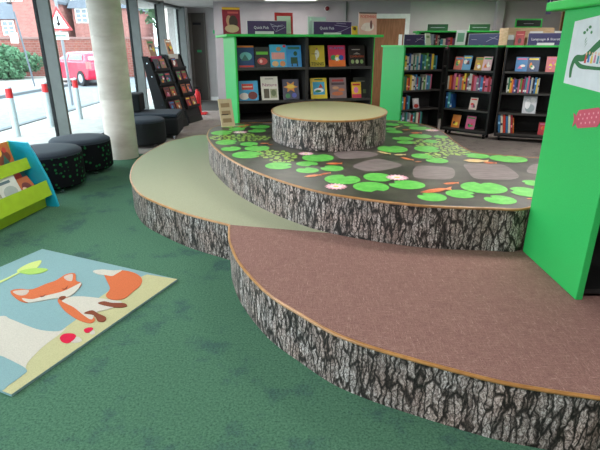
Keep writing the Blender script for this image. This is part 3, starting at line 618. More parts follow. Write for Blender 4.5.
# rear low bookcase with green top
t, M4 = bookcase('rear black bookcase with a green top against the back wall, seen over the corner bookcases', 2.42, 10.5, 0, 2.0, .34, 1.76, (1.42, 1.08, .74), 2, M_green, M_green, M_greentop, .05, False, .1, back=M_black)
for k, (xa, xb) in enumerate(((.05, .96), (1.04, 1.92))):
    spine_row(M4, xa, xb, 1.42, .17, .25, ('left' if k == 0 else 'right')+' half of the rear bookcase', t0=.035, t1=.055, y=.02)
sign(M4, .40, .42, .13, 1.76, 'dark green sign on the left of the rear bookcase top', None, (24,62,40), strokes=[[(.15,.5),(.85,.5)]])
sign(M4, 1.26, .42, .13, 1.76, 'dark green sign on the right of the rear bookcase top', None, (24,62,40), strokes=[[(.15,.5),(.85,.5)]])
# plywood unit behind right case
t = thing('display_unit', 'pale plywood display unit behind the right corner bookcase', 'shelf unit', (3.84, 9.5, .0), 0)
for nm, a_, c_ in (('side_panel', (-.02, 0, 0), (.03, .4, 1.77)), ('side_panel', (.77, 0, 0), (.82, .4, 1.77)), ('back_panel', (.03, .35, .05), (.77, .4, 1.77)), ('shelf', (.03, .02, 1.2), (.77, .35, 1.23)), ('shelf', (.03, .02, .6), (.77, .35, .63)), ('top_rail', (-.02, -.012, 1.62), (.82, -.0, 1.79))):
    b = MB(); b.box(a_, c_, M_ply); b.build(nm, t)
b = MB(); b.box((-.02, 0, 1.77), (.82, .4, 1.79), M_ply); b.build('top_panel', t)
sign(Matrix.Translation((4.22, 9.6, 1.791)), 0, .46, .14, 0, 'black sign in a bright green frame standing on the plywood unit', None, (20,34,26), strokes=[[(.3,.5),(.7,.5)]], frame=(40,180,70), y=0)
# wall things
t = thing('alarm_sounder', 'round dark red fire alarm sounder high on the back wall', 'alarm', (.62, YB-.001, 2.27)); b = MB(); b.lathe([(.05, 0), (.05, .03), (.04, .05), (.02, .06)], mat((120,20,34), .4), 24, M=Matrix.Rotation(math.pi/2, 4, 'X')); b.build('sounder', t, smooth=True)
b = MB(); b.lathe([(.058, 0), (.058, .006)], M_white, 24, M=Matrix.Rotation(math.pi/2, 4, 'X')); b.build('base_ring', t)
t = thing('notice_board', 'brown cork notice board on the back wall beside the green tower', 'notice board', (6.35, YB-.022, 1.6)); b = MB(); b.box((-.35, -.02, 0), (.35, 0, .62), speck('cork', (120,76,36), (150,100,52), 40, .9)); b.build('cork', t)
b = MB(); b.box((-.37, -.025, -.02), (.37, 0, 0), M_ply); b.box((-.37, -.025, .62), (.37, 0, .64), M_ply); b.box((-.37, -.025, 0), (-.35, 0, .62), M_ply); b.box((.35, -.025, 0), (.37, 0, .62), M_ply); b.build('frame', t)
t = thing('hanging_sign', 'narrow purple sign with white lettering hanging from the ceiling before the back wall', 'sign', (4.55, 9.6, 2.02)); b = MB(); b.box((-.045, 0, 0), (.045, .012, CEIL-2.02), mat((62,54,100), .5)); b.build('banner', t)
b = MB(); b.tube([(0, -.002, .05), (.0, -.002, .3)], .008, M_text, 5); b.tube([(.02, -.002, .1), (.02, -.002, .2)], .004, M_text, 5); b.build('lettering', t)

# ------------------------------------------------------------ green tower on the right
TX, TY = 1.40, 2.15
t = thing('book_tower', 'bright green book tower standing on the mauve step at the right edge', 'bookcase', (TX, TY, Z1))
TH = 1.385
b = MB(); b.box((0, 0, 0), (.035, .62, TH), M_green); b.build('side_panel', t, bevel=.003)
b = MB(); b.box((1.0, 0, 0), (1.035, .62, TH), M_green); b.build('side_panel', t, bevel=.003)
b = MB(); b.box((.035, .30, 0), (1.0, .32, TH), M_black); b.build('back_panel', t)
b = MB(); b.box((-.05, -.05, TH), (1.08, .74, TH+.045), M_greentop); b.build('top_panel', t, bevel=.008)
for z in (.03, .40, .76, 1.1):
    b = MB(); b.box((.035, .012, z), (1.0, .30, z+.025), M_black); b.build('shelf', t)
    b = MB(); b.box((.035, .32, z), (1.0, .61, z+.025), M_black); b.build('shelf', t)
# poster on its left side (plain generic drawing)
def wx(y, z): return (TX-.003, y, z)
t = thing('poster', 'white poster with a long green curved shape and tiny figures on the green tower side', 'poster', (TX-.0005, 2.65, 1.31))
b = MB(); P0 = [(0, 0), (-.36, -.02), (-.36, .33), (0, .30)]
b.prism([(y_, z_) for y_, z_ in P0], mat((214, 214, 218), .35), 0, -.001, -.0001); b.build('sheet', t)
def pp(pts, m, b, x=-.0016): b.face([(x, p[0], p[1]) for p in pts], m)
dg = mat((30, 104, 52), .5); b = MB()
def ribbon(pts, ws, m, b, x):
    S = spline(pts, 6); n_ = len(S)-1; L_, R_ = [], []
    for i, p in enumerate(S):
        a_ = S[max(0, i-1)]; c_ = S[min(n_, i+1)]; d_ = (c_-a_).normalized(); k = i/n_*(len(ws)-1); j = min(int(k), len(ws)-2); w = ws[j]+(ws[j+1]-ws[j])*(k-j)
        q = Vector((-d_.y, d_.x))*w; L_.append(p+q); R_.append(p-q)
    for i in range(n_): b.face([(x, L_[i].x, L_[i].y), (x, L_[i+1].x, L_[i+1].y), (x, R_[i+1].x, R_[i+1].y), (x, R_[i].x, R_[i].y)], m)
ribbon([(-.055, .03), (-.05, .08), (-.075, .125), (-.15, .13), (-.24, .185), (-.36, .255)], [.010, .014, .014, .016, .018, .016], dg, b, -.0016)
ribbon([(-.075, .115), (-.13, .09), (-.22, .085), (-.36, .085)], [.012, .011, .008, .007], dg, b, -.0018)
b.build('green_shape', t)
b = MB()
for i in range(7): pp([(-.11-.02*i+.014*math.cos(k)*(.7 if i % 2 else 1), .245+.012*(i % 3)+.008*math.sin(k)-.0*i) for k in range(6)], mat((60, 120, 70), .5), b, -.0014-.0001*i) if i < 4 else pp([(-.105-.006*i, .215-.012*(i-4)), (-.118-.006*i, .225-.012*(i-4)), (-.11-.004*i, .2-.012*(i-4))], mat((60, 120, 70), .5), b)
b.build('leaf_sprig', t)
b = MB()
for i, c_ in enumerate(((200, 60, 60), (60, 110, 180), (230, 190, 70), (200, 120, 150), (80, 150, 160), (200, 60, 60), (90, 80, 120))):
    y_ = -.165-.026*i; z_ = .105+.004*(i % 2); pp([(y_-.009, z_), (y_+.009, z_), (y_+.006, z_+.035), (y_-.006, z_+.035)], mat(c_, .5), b, -.0022); pp([(y_+.007*math.cos(k), z_+.043+.008*math.sin(k)) for k in range(6)], mat((225, 180, 150), .5), b, -.0024)
b.build('tiny_figures', t)
t = thing('paper_tag', 'pink spotted sweet shaped paper tag on the green tower side', 'tag', (TX-.0006, 2.385, 1.165), rot=(.0, 0, 0))
pk = mat((196, 74, 96), .5); b = MB()
def tl(y_, z_): a_ = -.20; return (y_*1.15*math.cos(a_)-z_*1.35*math.sin(a_)-.02, y_*1.15*math.sin(a_)+z_*1.35*math.cos(a_))
sw = [tl(*p) for p in ((.085, -.02), (.07, -.033), (-.07, -.033), (-.085, -.02), (-.085, .02), (-.07, .033), (.07, .033), (.085, .02))]
b.prism(sw, pk, 0, -.002, -.0002)
for sg_ in (1, -1): b.prism([tl(sg_*.084, -.01), tl(sg_*.084, .01), tl(sg_*.112, .026), tl(sg_*.104, .0), tl(sg_*.112, -.026)], pk, 0, -.002, -.0002)
b.build('paper', t)
b = MB()
for i in range(14):
    cy_, cz_ = tl(.066-.0105*i, .018*math.sin(i*2.1)); pp([(cy_+.006*math.cos(k), cz_+.006*math.sin(k)) for k in range(6)], mat((226, 150, 160), .5), b, -.0026)
b.build('spots', t)

# ------------------------------------------------------------ fox rug
m, n, l, bb = nodemat('rug_pile', .95, .05)
def pile(name, col):
    m, n, l, b = nodemat(name, .95, .05); f = noise(n, l, coord(n), 240, 3, .7)
    r = ramp(n, l, f, [(.3, tuple(int(v*.88) for v in col)), (.65, col)]); l.new(r.outputs[0], b.inputs['Base Color']); bump(n, l, b, f, .4, .003); return m
RZ = .014
rug = MB()
c0, c1, c2, c3 = un(-62, 290, 0), un(42.5, 250.5, 0), un(177.5, 281, 0), un(12, 397, 0)
c0 = (c1[0]+(c3[0]-c2[0]), c1[1]+(c3[1]-c2[1]))
sky_ = pile('rug_blue', (134, 166, 170)); grass_ = pile('rug_straw', (188, 184, 142)); fox_ = pile('rug_orange', (204, 110, 72)); cream_ = pile('rug_cream', (200, 194, 182)); brown_ = pile('rug_brown', (128, 72, 54)); leaf_ = pile('rug_leaf', (166, 200, 104)); leaf2 = pile('rug_leaf_light', (200, 214, 130)); redp = pile('rug_red', (206, 40, 70)); grey_ = pile('rug_grey', (196, 194, 184)); earp = pile('rug_ear', (196, 180, 168))
base = [c0, c3, c2, c1]
rug.prism(base, sky_, 2, .001, RZ)
def clip(P):
    B = base if poly_area(base) > 0 else base[::-1]
    for i in range(4):
        a_, c_ = B[i], B[(i+1) % 4]; side = lambda p: (c_[0]-a_[0])*(p[1]-a_[1])-(c_[1]-a_[1])*(p[0]-a_[0])-.002; out = []
        for k in range(len(P)):
            p, q = P[k-1], P[k]; sp_, sq_ = side(p), side(q)
            if (sp_ < 0) != (sq_ < 0): t_ = sp_/(sp_-sq_); out.append((p[0]+(q[0]-p[0])*t_, p[1]+(q[1]-p[1])*t_))
            if sq_ >= 0: out.append(tuple(q))
        P = out
        if not P: break
    return P
def rp(pts, m, dz, sm=True, rz=RZ):
    P = [un(x, y, rz) for x, y in pts]
    if sm: P = [tuple(p) for p in spline(P, 4, True)]
    P = clip(P)
    if len(P) < 3: return
    if poly_area(P) < 0: P = P[::-1]
    top = [(p[0], p[1], rz+dz) for p in P]; rug.face(top, m)
    for i in range(len(P)):
        a_, c_ = P[i], P[(i+1) % len(P)]; rug.face([(a_[0], a_[1], rz-.001), (c_[0], c_[1], rz-.001), (c_[0], c_[1], rz+dz), (a_[0], a_[1], rz+dz)], m)
def lerp(a_, b_, t_): return (a_[0]+(b_[0]-a_[0])*t_, a_[1]+(b_[1]-a_[1])*t_)
# straw border strip: along the lower right edge
def raw(P, m, dz, rz=RZ):
    if poly_area(P) < 0: P = P[::-1]
    rug.face([(p[0], p[1], rz+dz) for p in P], m)
strip_in = [un(x, y, RZ) for x, y in ((147, 274.5), (128, 282), (110, 290), (96, 300), (84, 314), (62, 330), (44, 345), (28, 362), (15, 376), (2, 391))]
raw([lerp(c3, c2, .0), c2] + [strip_in[0]] + strip_in[1:-1] + [strip_in[-1]], grass_, .0006)
rp([(-2, 316.5), (10, 319), (25, 325), (40, 330), (58, 331.5), (66, 328), (60, 334), (44, 346), (28, 362), (24, 372), (12, 362), (-2, 355), (-40, 350), (-60, 330)], cream_, .0012)
rp([(-20, 352), (0, 356), (16, 363), (27, 370), (22, 376), (8, 386), (2, 391), (-20, 400), (-40, 380)], sky_, .0018)
# fox
rp([(104, 273), (112, 271), (125, 271), (136, 274), (142, 279.5), (140, 286), (133, 292), (124, 299), (112, 300), (106, 296), (110, 289), (107, 281)], fox_, .004)
rp([(93, 271.5), (102, 270), (113, 271), (122, 270.5), (117, 274), (112, 276.5), (105, 275.5), (98, 274.5)], cream_, .0048)
rp([(58, 300), (66, 297.5), (74, 299), (80, 308), (90, 315), (95, 320), (90, 323.5), (78, 320), (66, 312), (60, 305)], fox_, .004)
rp([(62, 301), (70, 297.5), (82, 297), (98, 298.5), (112, 300.5), (122, 303), (110, 309), (96, 313), (92, 320), (84, 316), (74, 308), (66, 304)], cream_, .0044)
rp([(84, 314), (92, 311), (98, 314), (106, 318), (104, 322), (98, 321.5), (94, 316)], brown_, .0056)
rp([(98, 304), (104, 302), (112, 303.5), (124, 303.8), (127, 306.5), (120, 308), (108, 307)], brown_, .0056)
rp([(10.5, 292), (20, 289.5), (32, 290), (46, 284.5), (56, 281), (66, 275), (75, 274), (76, 281), (81.5, 284), (78, 289.5), (72, 293), (64, 297), (52, 298), (40, 300), (28, 303), (18, 300)], fox_, .0052)
rp([(22, 299), (32, 300), (44, 297), (56, 294), (62, 292.5), (68, 290), (76, 286), (81.5, 283.5), (77, 291), (68, 297.5), (54, 299), (40, 301.5), (28, 303)], cream_, .0060)
rp([(13, 292.5), (20, 291), (29, 291), (26, 295.5), (19, 296)], earp, .0062); rp([(64, 277.5), (70, 275), (73, 275.5), (72, 281.5), (67, 281)], earp, .0062)
rp([(59, 298.8), (62, 297), (66, 297.3), (64, 300), (61, 300.5)], brown_, .0070)
rp([(40, 296.8), (43, 296.9), (46, 295), (44, 297.6), (41, 298.2)], brown_, .0070, False); rp([(62, 289.6), (65, 289.5), (68, 286.5), (67, 289.6), (64, 290.6)], brown_, .0070, False)
# leaves and toadstools
rp([(17, 271), (26, 265), (36, 261.5), (41.5, 261), (38, 267), (30, 272), (22, 273)], leaf2, .003); rp([(19, 272), (30, 269), (42, 268.5), (48, 270), (40, 273.5), (28, 274.5)], leaf_, .0036)
rp([(-4, 283), (8, 277.8), (20, 271.6), (20, 273), (8, 279.4), (-4, 285)], leaf2, .003, False)
rp([(60, 338), (64, 334.5), (72, 334), (76, 336), (74, 340), (68, 343.5), (62, 342)], redp, .004); rp([(74, 339), (78, 337), (82, 341), (76, 343), (71, 342)], cream_, .003)
rp([(84, 330), (89, 328), (93, 328.5), (91, 332), (86, 333)], redp, .004); rp([(90, 331.5), (94, 331), (95, 334), (91, 334.5)], cream_, .003)
tag(rug.build('rug'), 'pale blue rug with a sleeping orange fox lying on the green carpet', 'rug')

# ------------------------------------------------------------ low picture book browser, bottom left
bu = Vector((-.13, -.99)).normalized(); bw_ = Vector((.99, -.13)).normalized()
BM = Matrix(((bw_.x, -bu.x, 0, -2.39), (bw_.y, -bu.y, 0, 4.5), (0, 0, 1, 0), (0, 0, 0, 1)))   # local x = outward, local -y = along the unit
t = thing('book_browser', 'low lime and turquoise picture book browser at the left edge', 'book browser'); t.matrix_world = BM
LB = 1.3
prof = [(0, 0), (-.012, .08), (-.03, .17), (-.058, .28), (-.10, .39), (-.15, .52), (-.205, .63), (-.40, .645), (-.52, .0)]
for nm, y_ in (('end_panel', 0), ('end_panel', -LB-.03)):
    b = MB(); b.prism([(x, z) for x, z in prof], M_turq, 1, y_, y_+.03); b.build(nm, t, bevel=.003)
def board(name, prf, m): b = MB(); b.prism(prf, m, 1, -LB, -.001); b.build(name, t)
board('front_board', [(-.085, .265), (-.07, .27), (-.035, .125), (-.05, .12)], M_lime)
board('trough_floor', [(-.052, .12), (-.052, .135), (-.30, .165), (-.30, .15)], M_lime)
board('base_board', [(-.14, .0), (-.12, .0), (-.12, .115), (-.14, .115)], M_limed)
board('front_board', [(-.245, .485), (-.232, .488), (-.205, .385), (-.218, .38)], M_lime)
board('trough_floor', [(-.22, .38), (-.22, .393), (-.36, .40), (-.36, .387)], M_lime)
board('back_board', [(-.40, .64), (-.385, .64), (-.385, .40), (-.30, .16), (-.32, .16), (-.40, .39)], M_lime)
def brow(yc, xb, zb, w, h, tilt, bg, shp, label, yaw=0):
    M = BM @ Matrix.Translation((xb, yc, zb)) @ Matrix.Rotation(math.pi/2+yaw, 4, 'Z')
    cover_book(M, 0, w, h, 0, bg, shp, label, 'picture books in the browser', y=0, tilt=tilt, t=.008)
brow(-.20, -.29, .395, .25, .26, R(12), (196,110,50), [('e',.5,.5,.8,.5,(120,60,40)),('e',.35,.7,.4,.3,(240,190,70)),('t',.6,.4,.4,.4,(60,110,90)),('e',.7,.75,.2,.2,(200,60,50))], 'orange and brown picture book in the upper trough of the browser')
brow(-.48, -.29, .395, .24, .25, R(12), (90,130,70), rnd_shapes(31), 'green picture book in the upper trough of the browser at the photo edge')
brow(-.15, -.23, .165, .26, .31, R(12), (64,110,120), [('b',.06,.5,.12,1,(200,50,50)),('e',.5,.5,.6,.4,(190,60,50)),('e',.55,.75,.3,.25,(230,150,110)),('b',.5,.15,.8,.15,(60,60,90))], 'teal and red picture book at the right of the lower trough')
brow(-.13, -.13, .15, .20, .20, R(35), (190,110,70), [('e',.5,.5,.6,.5,(120,60,60)),('e',.3,.4,.3,.3,(230,200,170))], 'brown picture book slumped low beside the turquoise end panel')
brow(-.36, -.14, .15, .25, .25, R(20), (214,216,212), [('e',.5,.4,.7,.5,(170,180,180)),('b',.4,.8,.6,.1,(90,110,120))], 'pale grey white picture book leaning in the lower trough')
brow(-.43, -.23, .165, .25, .31, R(12), (222,208,184), [('e',.5,.5,.5,.5,(200,150,110)),('b',.5,.8,.7,.1,(110,90,90))], 'cream picture book behind the pale grey one in the lower trough')
brow(-.63, -.14, .15, .25, .25, R(20), (204,206,204), [('e',.5,.4,.6,.5,(120,150,140)),('b',.5,.85,.6,.08,(190,70,60))], 'white picture book of the lower trough at the photo edge')

# ------------------------------------------------------------ poufs and curved seats
def pouf_mat():
    m, n, l, b = nodemat('dotted_fabric', .9, .1); c = coord(n)
    v = n.new('ShaderNodeTexVoronoi'); v.inputs['Scale'].default_value = 19; v.inputs['Randomness'].default_value = .6; l.new(c, v.inputs['Vector'])
    r = ramp(n, l, v.outputs['Distance'], [(.24, (26, 92, 50)), (.32, (15, 18, 21))]); l.new(r.outputs[0], b.inputs['Base Color']); return m
M_dots = pouf_mat(); M_navy = speck('navy_fabric', (30, 38, 48), (40, 48, 60), 120, .85); M_blackfab = speck('black_fabric', (13, 15, 18), (21, 23, 27), 120, .9)
def pouf(x, y, r, h, label, side=M_dots, group=None, name='pouf', feet=True):
    t = thing(name, label, 'pouf', (x, y, 0), 0, group)
    b = MB(); b.lathe([(r-.02, .05), (r, .07), (r, h-.06), (r-.002, h-.045)], side, 48); b.build('side_upholstery', t, smooth=True)
    b = MB(); b.lathe([(r-.002, h-.045), (r-.004, h-.02), (r-.03, h), (r*.6, h+.006), (.02, h+.008)], M_navy, 48); b.build('seat_pad', t, smooth=True)
    for k in range(4):
        a_ = R(50+90*k); c_ = MB(); c_.lathe([(.022, 0), (.022, .012), (.010, .018), (.010, .052)], M_chrome, 12, ((r-.07)*math.cos(a_), (r-.07)*math.sin(a_), 0)); c_.build('foot', t, smooth=True)
    return t
pouf(-2.81, 5.21, .385, .43, 'round navy pouf with green dotted sides, the nearer of the two by the window')
pouf(-2.74, 5.965, .355, .42, 'round navy pouf with green dotted sides, the farther of the two, next to the column')
pouf(-2.46, 7.62, .33, .42, 'black round pouf just behind the concrete column', M_blackfab)
# seat with back
t = thing('lounge_seat', 'black upholstered seat with an upright back between the column and the magazine racks', 'seat', (-2.60, 8.42, 0), .1)
b = MB(); b.box((-.33, -.36, .06), (.52, .36, .36), M_blackfab); b.build('base', t, bevel=.04)
b = MB(); b.box((-.33, -.36, .362), (.52, .36, .42), M_navy); b.build('seat_pad', t, bevel=.02)
b = MB(); b.box((-.33, -.10, .422), (-.12, .34, .72), M_blackfab); b.build('backrest', t, bevel=.03)
for sx in (-.25, .44):
    for sy in (-.28, .28):
        c_ = MB(); c_.lathe([(.02, 0), (.016, .06)], M_chrome, 10, (sx, sy, 0)); c_.build('leg', t)

# ------------------------------------------------------------ magazine racks
def rack(nx, ny, label, seed, hdr, zt=1.30):
    rz = math.atan2(.96, .26)          # width axis
    t = thing('magazine_rack', label, 'magazine rack', (nx, ny, 0), rz)
    # local x along the width, local +y away from the room (towards the glass)
    W_, ln, H_ = .60, .40, zt
    for x_ in (0, W_-.025):
        b = MB(); b.prism([(0, 0), (.30, 0), (ln+.12, H_), (ln, H_)], M_dark, 0, x_, x_+.025); b.build('side_panel', t)
    b = MB(); b.prism([(.03, .1), (.045, .1), (ln+.035, H_-.02), (ln+.02, H_-.02)], M_black, 0, .025, W_-.025); b.build('back_board', t)
    b = MB(); b.prism([(.0, .0), (.02, .0), (.045, .14), (.028, .14)], M_black, 0, .025, W_-.025); b.build('kick_board', t)
    nr = 4; rr = random.Random(seed); tl = math.atan2(ln, H_)
    for k in range(nr):
        z_ = .30+k*.25; yb = .03+(ln-.03+.02)*(z_-.1)/(H_-.12)
        b = MB(); b.box((.03, yb-.055, z_-.012), (W_-.03, yb, z_), M_black); b.box((.03, yb-.058, z_-.012), (W_-.03, yb-.052, z_+.04), M_black); b.build('shelf', t)
    Mx = Matrix.Translation((nx, ny, 0)) @ Matrix.Rotation(rz, 4, 'Z')
    pal = [(130,40,50),(150,86,52),(110,44,82),(140,104,66),(130,44,40),(70,54,72),(150,120,100),(50,50,66)]
    nm = {0:'bottom', 1:'second lowest', 2:'second highest', 3:'top'}
    for k in range(nr):
        z_ = .30+k*.25; yb = .03+(ln-.01)*(z_-.1)/(H_-.12)
        for j in range(2):
            if seed == 2 and k == 3 and j == 1: continue
            cover_book(Mx, .185+.22*j, .18, .21, z_, rr.choice(pal), rnd_shapes(seed*100+k*10+j), '%s magazine in the %s row of the %s' % (('near', 'far')[j], nm[k], 'nearer magazine rack' if seed == 1 else 'farther magazine rack'), 'magazines on the racks', y=yb-.042, tilt=tl, t=.006)
    b = MB(); b.box((.10, ln-.01, H_-.09), (W_-.14, ln+.0, H_+.0), mat(hdr, .4)); b.build('header_card', t)
    for z_ in (.45, .95, 1.18):
        b = MB(); b.lathe([(.009, 0), (.009, .004)], M_chrome, 10, M=Matrix.Translation((-.0005, .06+ln*z_/H_, z_)) @ Matrix.Rotation(-math.pi/2, 4, 'Y')); b.build('bolt', t)
    o = cover_book(Mx, .26, .22, .28, H_+.001, (176,130,96), rnd_shapes(seed+50), 'open brown magazine propped on top of the '+('nearer' if seed == 1 else 'farther')+' magazine rack', y=ln+.02, tilt=R(14), t=.012)
rack(-2.36, 9.05, 'black slanted magazine rack with a pink header, the nearer of the two at the glass', 1, (214,60,110))
rack(-2.23, 9.82, 'black slanted magazine rack with a white header, the farther of the two at the glass', 2, (220,220,214), 1.32)
# fire extinguisher on a red stand
t = thing('fire_extinguisher', 'red fire extinguisher on a red floor stand past the magazine racks', 'fire extinguisher', (-2.30, 11.25, 0))
b = MB(); b.box((-.16, -.14, 0), (.16, .14, .035), M_red); b.build('stand_base', t, bevel=.01)
b = MB(); b.lathe([(.07, .04), (.08, .06), (.08, .44), (.06, .50), (.02, .53), (.02, .56)], M_red, 24, (-.04, 0, 0)); b.build('cylinder', t, smooth=True)
b = MB(); b.box((-.06, -.02, .56), (0, .02, .59), M_dark); b.box((-.10, -.012, .59), (.03, .012, .605), M_dark); b.build('handle', t)
b = MB(); b.tube([(-.02, -.02, .57), (.05, -.04, .54), (.07, -.05, .40), (.06, -.05, .22)], .011, M_dark, 8); b.build('hose', t)
b = MB(); b.tube([(-.04, .10, .03), (-.04, .10, .55)], .012, M_red, 8); b.build('post', t)
# leaning game board by the tall bookcase
t = thing('leaning_board', 'pale wooden board with brown markings leaning against the green bookcase end', 'board')
t.matrix_world = Matrix.Translation((-.86, 5.84, Z2+.003)) @ Matrix.Rotation(R(30), 4, 'Z') @ Matrix.Rotation(R(-16), 4, 'X')
b = MB(); b.box((-.085, 0, 0), (.085, .012, .33), mat((196, 176, 142), .6)); b.build('panel', t)
b = MB()
for i in range(3): b.box((-.06, -.0012, .05+.09*i), (.05, -.0004, .10+.09*i), mat((150, 124, 90), .6))
b.box((-.07, -.0016, .14), (.02, -.0012, .15), M_dark); b.build('markings', t)

# ------------------------------------------------------------ the street outside
M_pave = speck('pale_paving', (138, 136, 132), (154, 152, 148), 5, .9); M_road = speck('road_surface', (100, 108, 114), (116, 124, 130), 8, .9); M_kerb = mat((84, 88, 92), .9)
b = MB(); b.face([(gx(-6)-.07, -6, -.02), (gx(60)-.07, 60, -.02), (-5.6, 60, -.02), (-5.6, -6, -.02)], M_pave); struct(b.build('ground_pavement'))
b = MB(); b.face([(-5.6, -6, -.03), (-5.6, 60, -.03), (-60, 60, -.03), (-60, -6, -.03)], M_road); struct(b.build('ground_road'))
b = MB(); b.box((-5.72, -6, -.04), (-5.58, 60, .0), M_kerb); struct(b.build('trim_20'), 'kerb between the pavement and the road')
b = MB(); b.box((-9.3, 4, -.04), (-9.05, 60, .05), M_kerb); b.box((-40, 4, -.04), (-9.3, 60, .03), M_pave); struct(b.build('trim_21'), 'far kerb and pavement across the road')
b = MB(); b.box((-6, 30, -.04), (10, 60, -.03), M_road)
def bollard(x, y, label):
    t = thing('bollard', label, 'bollard', (x, y, -.02), 0, 'bollards outside the glass')
    b = MB(); b.lathe([(.055, 0), (.055, .83), (.045, .85), (.01, .86)], mat((176, 186, 190), .5), 20); b.build('post', t, smooth=True)
    b = MB(); b.lathe([(.057, .66), (.057, .82)], M_red, 20); b.build('red_band', t, smooth=True)
bollard(-4.99, 8.5, 'grey bollard with a red band outside, leftmost of the three'); bollard(-4.9, 9.55, 'grey bollard with a red band just left of the wide mullion'); bollard(-4.78, 10.6, 'grey bollard with a red band between the wide mullion and the column')
# brick wall
def brick(name, a, bb, mo, sc):
    m, n, l, b = nodemat(name, .9, .2); br = n.new('ShaderNodeTexBrick'); br.inputs['Color1'].default_value = lin(a)+(1,); br.inputs['Color2'].default_value = lin(bb)+(1,); br.inputs['Mortar'].default_value = lin(mo)+(1,)
    br.inputs['Scale'].default_value = sc; br.inputs['Mortar Size'].default_value = .02
    mp = n.new('ShaderNodeMapping'); mp.inputs['Rotation'].default_value = (math.pi/2, 0, 0); l.new(coord(n), mp.inputs['Vector']); l.new(mp.outputs[0], br.inputs['Vector']); l.new(br.outputs[0], b.inputs['Base Color']); return m
M_brick = brick('red_brick', (118, 66, 58), (134, 80, 72), (130, 112, 106), 2.2); M_brick2 = brick('pink_brick', (140, 86, 82), (156, 102, 96), (150, 126, 120), 2.2)
M_roof = speck('slate_roof', (78, 84, 94), (94, 100, 110), 6, .8)
t = thing('garden_wall', 'long red brick garden wall across the road behind the red car', 'wall', (0, 0, 0))
b = MB(); b.box((-26, 25, 0), (-7.2, 25.3, 1.75), M_brick); b.build('brickwork', t); b = MB(); b.box((-26, 24.95, 1.75), (-7.2, 25.35, 1.85), mat((130, 100, 96), .8)); b.build('coping', t)
def house(label, x0, x1, y0, dep, hz, rz_, wallm, roofm, gable=True, chim=True, wins=()):
    t = thing('house', label, 'house', (x0, y0, 0)); w = x1-x0
    b = MB()
    if gable: b.prism([(0, 0), (w, 0), (w, hz), (w/2, rz_), (0, hz)], wallm, 1, 0, dep, Matrix(((1,0,0,0),(0,1,0,0),(0,0,1,0),(0,0,0,1)))) 
    else: b.box((0, 0, 0), (w, dep, hz), wallm)
    b.build('walls', t); b = MB()
    if gable:
        for s in (0, 1):
            a_ = (-.3, hz-.25) if s == 0 else (w+.2, hz-.25)
            b.prism([a_, (w/2, rz_+.05), (w/2, rz_+.25), (a_[0], a_[1]+.2)], roofm, 1, -.3, dep+.3)
    else:
        b.prism([(-.3, hz), (dep+.3, hz), (dep/2, rz_)], roofm, 0, -.3, w+.3)
    b.build('roof', t)
    for (wx_, wz) in wins:
        b = MB(); b.box((wx_-.55, -.05, wz-.6), (wx_+.55, -.001, wz+.6), M_white); f = b.build('window', t)
        b = MB()
        for i in range(2):
            for j in range(3): b.box((wx_-.46+.5*i, -.06, wz-.52+.36*j), (wx_-.06+.5*i, -.052, wz-.22+.36*j), mat((110, 120, 130), .2))
        b.build('pane', f)
    if chim:
        b = MB(); b.box((w*.7, dep*.4, hz), (w*.7+.7, dep*.4+.7, rz_+1.0), wallm); b.build('chimney', t)
    return t
house('pink brick gabled house with slate roof behind the garden wall', -24.6, -20.9, 45, 9, 5.0, 7.6, M_brick2, M_roof, True, False, ())
house('low brick house with a grey slate roof behind the wall at the far left', -36, -25.2, 46.5, 8, 3.6, 7.4, M_brick2, M_roof, False, True, ((9.9, 2.9), (7.2, 2.9), (4.5, 2.9)))
house('long brick house with a slate roof right of the pink gable, half behind the column', -20.2, -15.4, 46.5, 8, 4.5, 8.2, M_brick2, M_roof, False, False, ((.8, 3.9), (3.2, 3.9)))
house('distant white fronted cottage seen past the column', -14.0, -9.6, 52, 7, 3.4, 5.4, mat((200, 200, 200), .9), M_roof, False, True, ((1.2, 2.0), (3.0, 2.0)))
house('distant brick house low behind the cottage beyond the racks', -9.2, -6.4, 46, 6, 2.2, 3.8, M_brick, M_roof, False, False, ((1.0, 1.4),))
# stone gate pier seen through the last pane
t = thing('stone_pier', 'tall pale stone pier outside seen through the last glass pane', 'pier', (-5.75, 23, -.02)); b = MB(); b.box((-.35, -.35, 0), (.35, .35, 4.6), M_concrete); b.build('shaft', t); b = MB(); b.box((-.42, -.42, 4.6), (.42, .42, 4.8), M_concrete); b.build('cap', t)
def foliage(label, x, y, z0, rx, rz_, n_leaf, col, trunk=0, seed=1, name='tree', cat='tree', ls=.16):
    t = thing(name, label, cat, (x, y, 0)); r_ = random.Random(seed); b = MB(); m = speck('leaves', tuple(int(v*.8) for v in col), col, 3, .8)
    for _ in range(n_leaf):
        u = r_.uniform(-1, 1); a_ = r_.random()*6.283; q = r_.uniform(.55, 1)*(1+.2*math.sin(3*a_+u*4)); s = math.sqrt(1-u*u)
        p = Vector((rx*q*s*math.cos(a_), rx*q*s*math.sin(a_), z0+rz_+rz_*q*u)); d1 = Vector((r_.gauss(0, 1), r_.gauss(0, 1), r_.gauss(0, 1))).normalized(); d2 = d1.orthogonal().normalized(); s_ = ls*r_.uniform(.6, 1.3)
        if p.z < .02: p.z = .02
        b.face([p-d1*s_, p+d2*s_*.5, p+d1*s_, p-d2*s_*.5], m)
    b.build('foliage', t)
    if trunk or True:
        b = MB(); b.lathe([(trunk or .05, 0), ((trunk or .05)*.7, z0+rz_)], mat((90, 76, 62), .9), 12); b.build('trunk' if trunk else 'stem', t)
foliage('rounded green bush at the foot of the brick wall', -13.6, 22.9, 0, 1.6, .72, 3200, (70, 112, 80), 0, 2, 'bush', 'bush', .12)
foliage('tall tree behind the street seen right of the column', -9.3, 38, 2.4, 2.2, 3.4, 3000, (84, 112, 80), .25, 3, ls=.22)
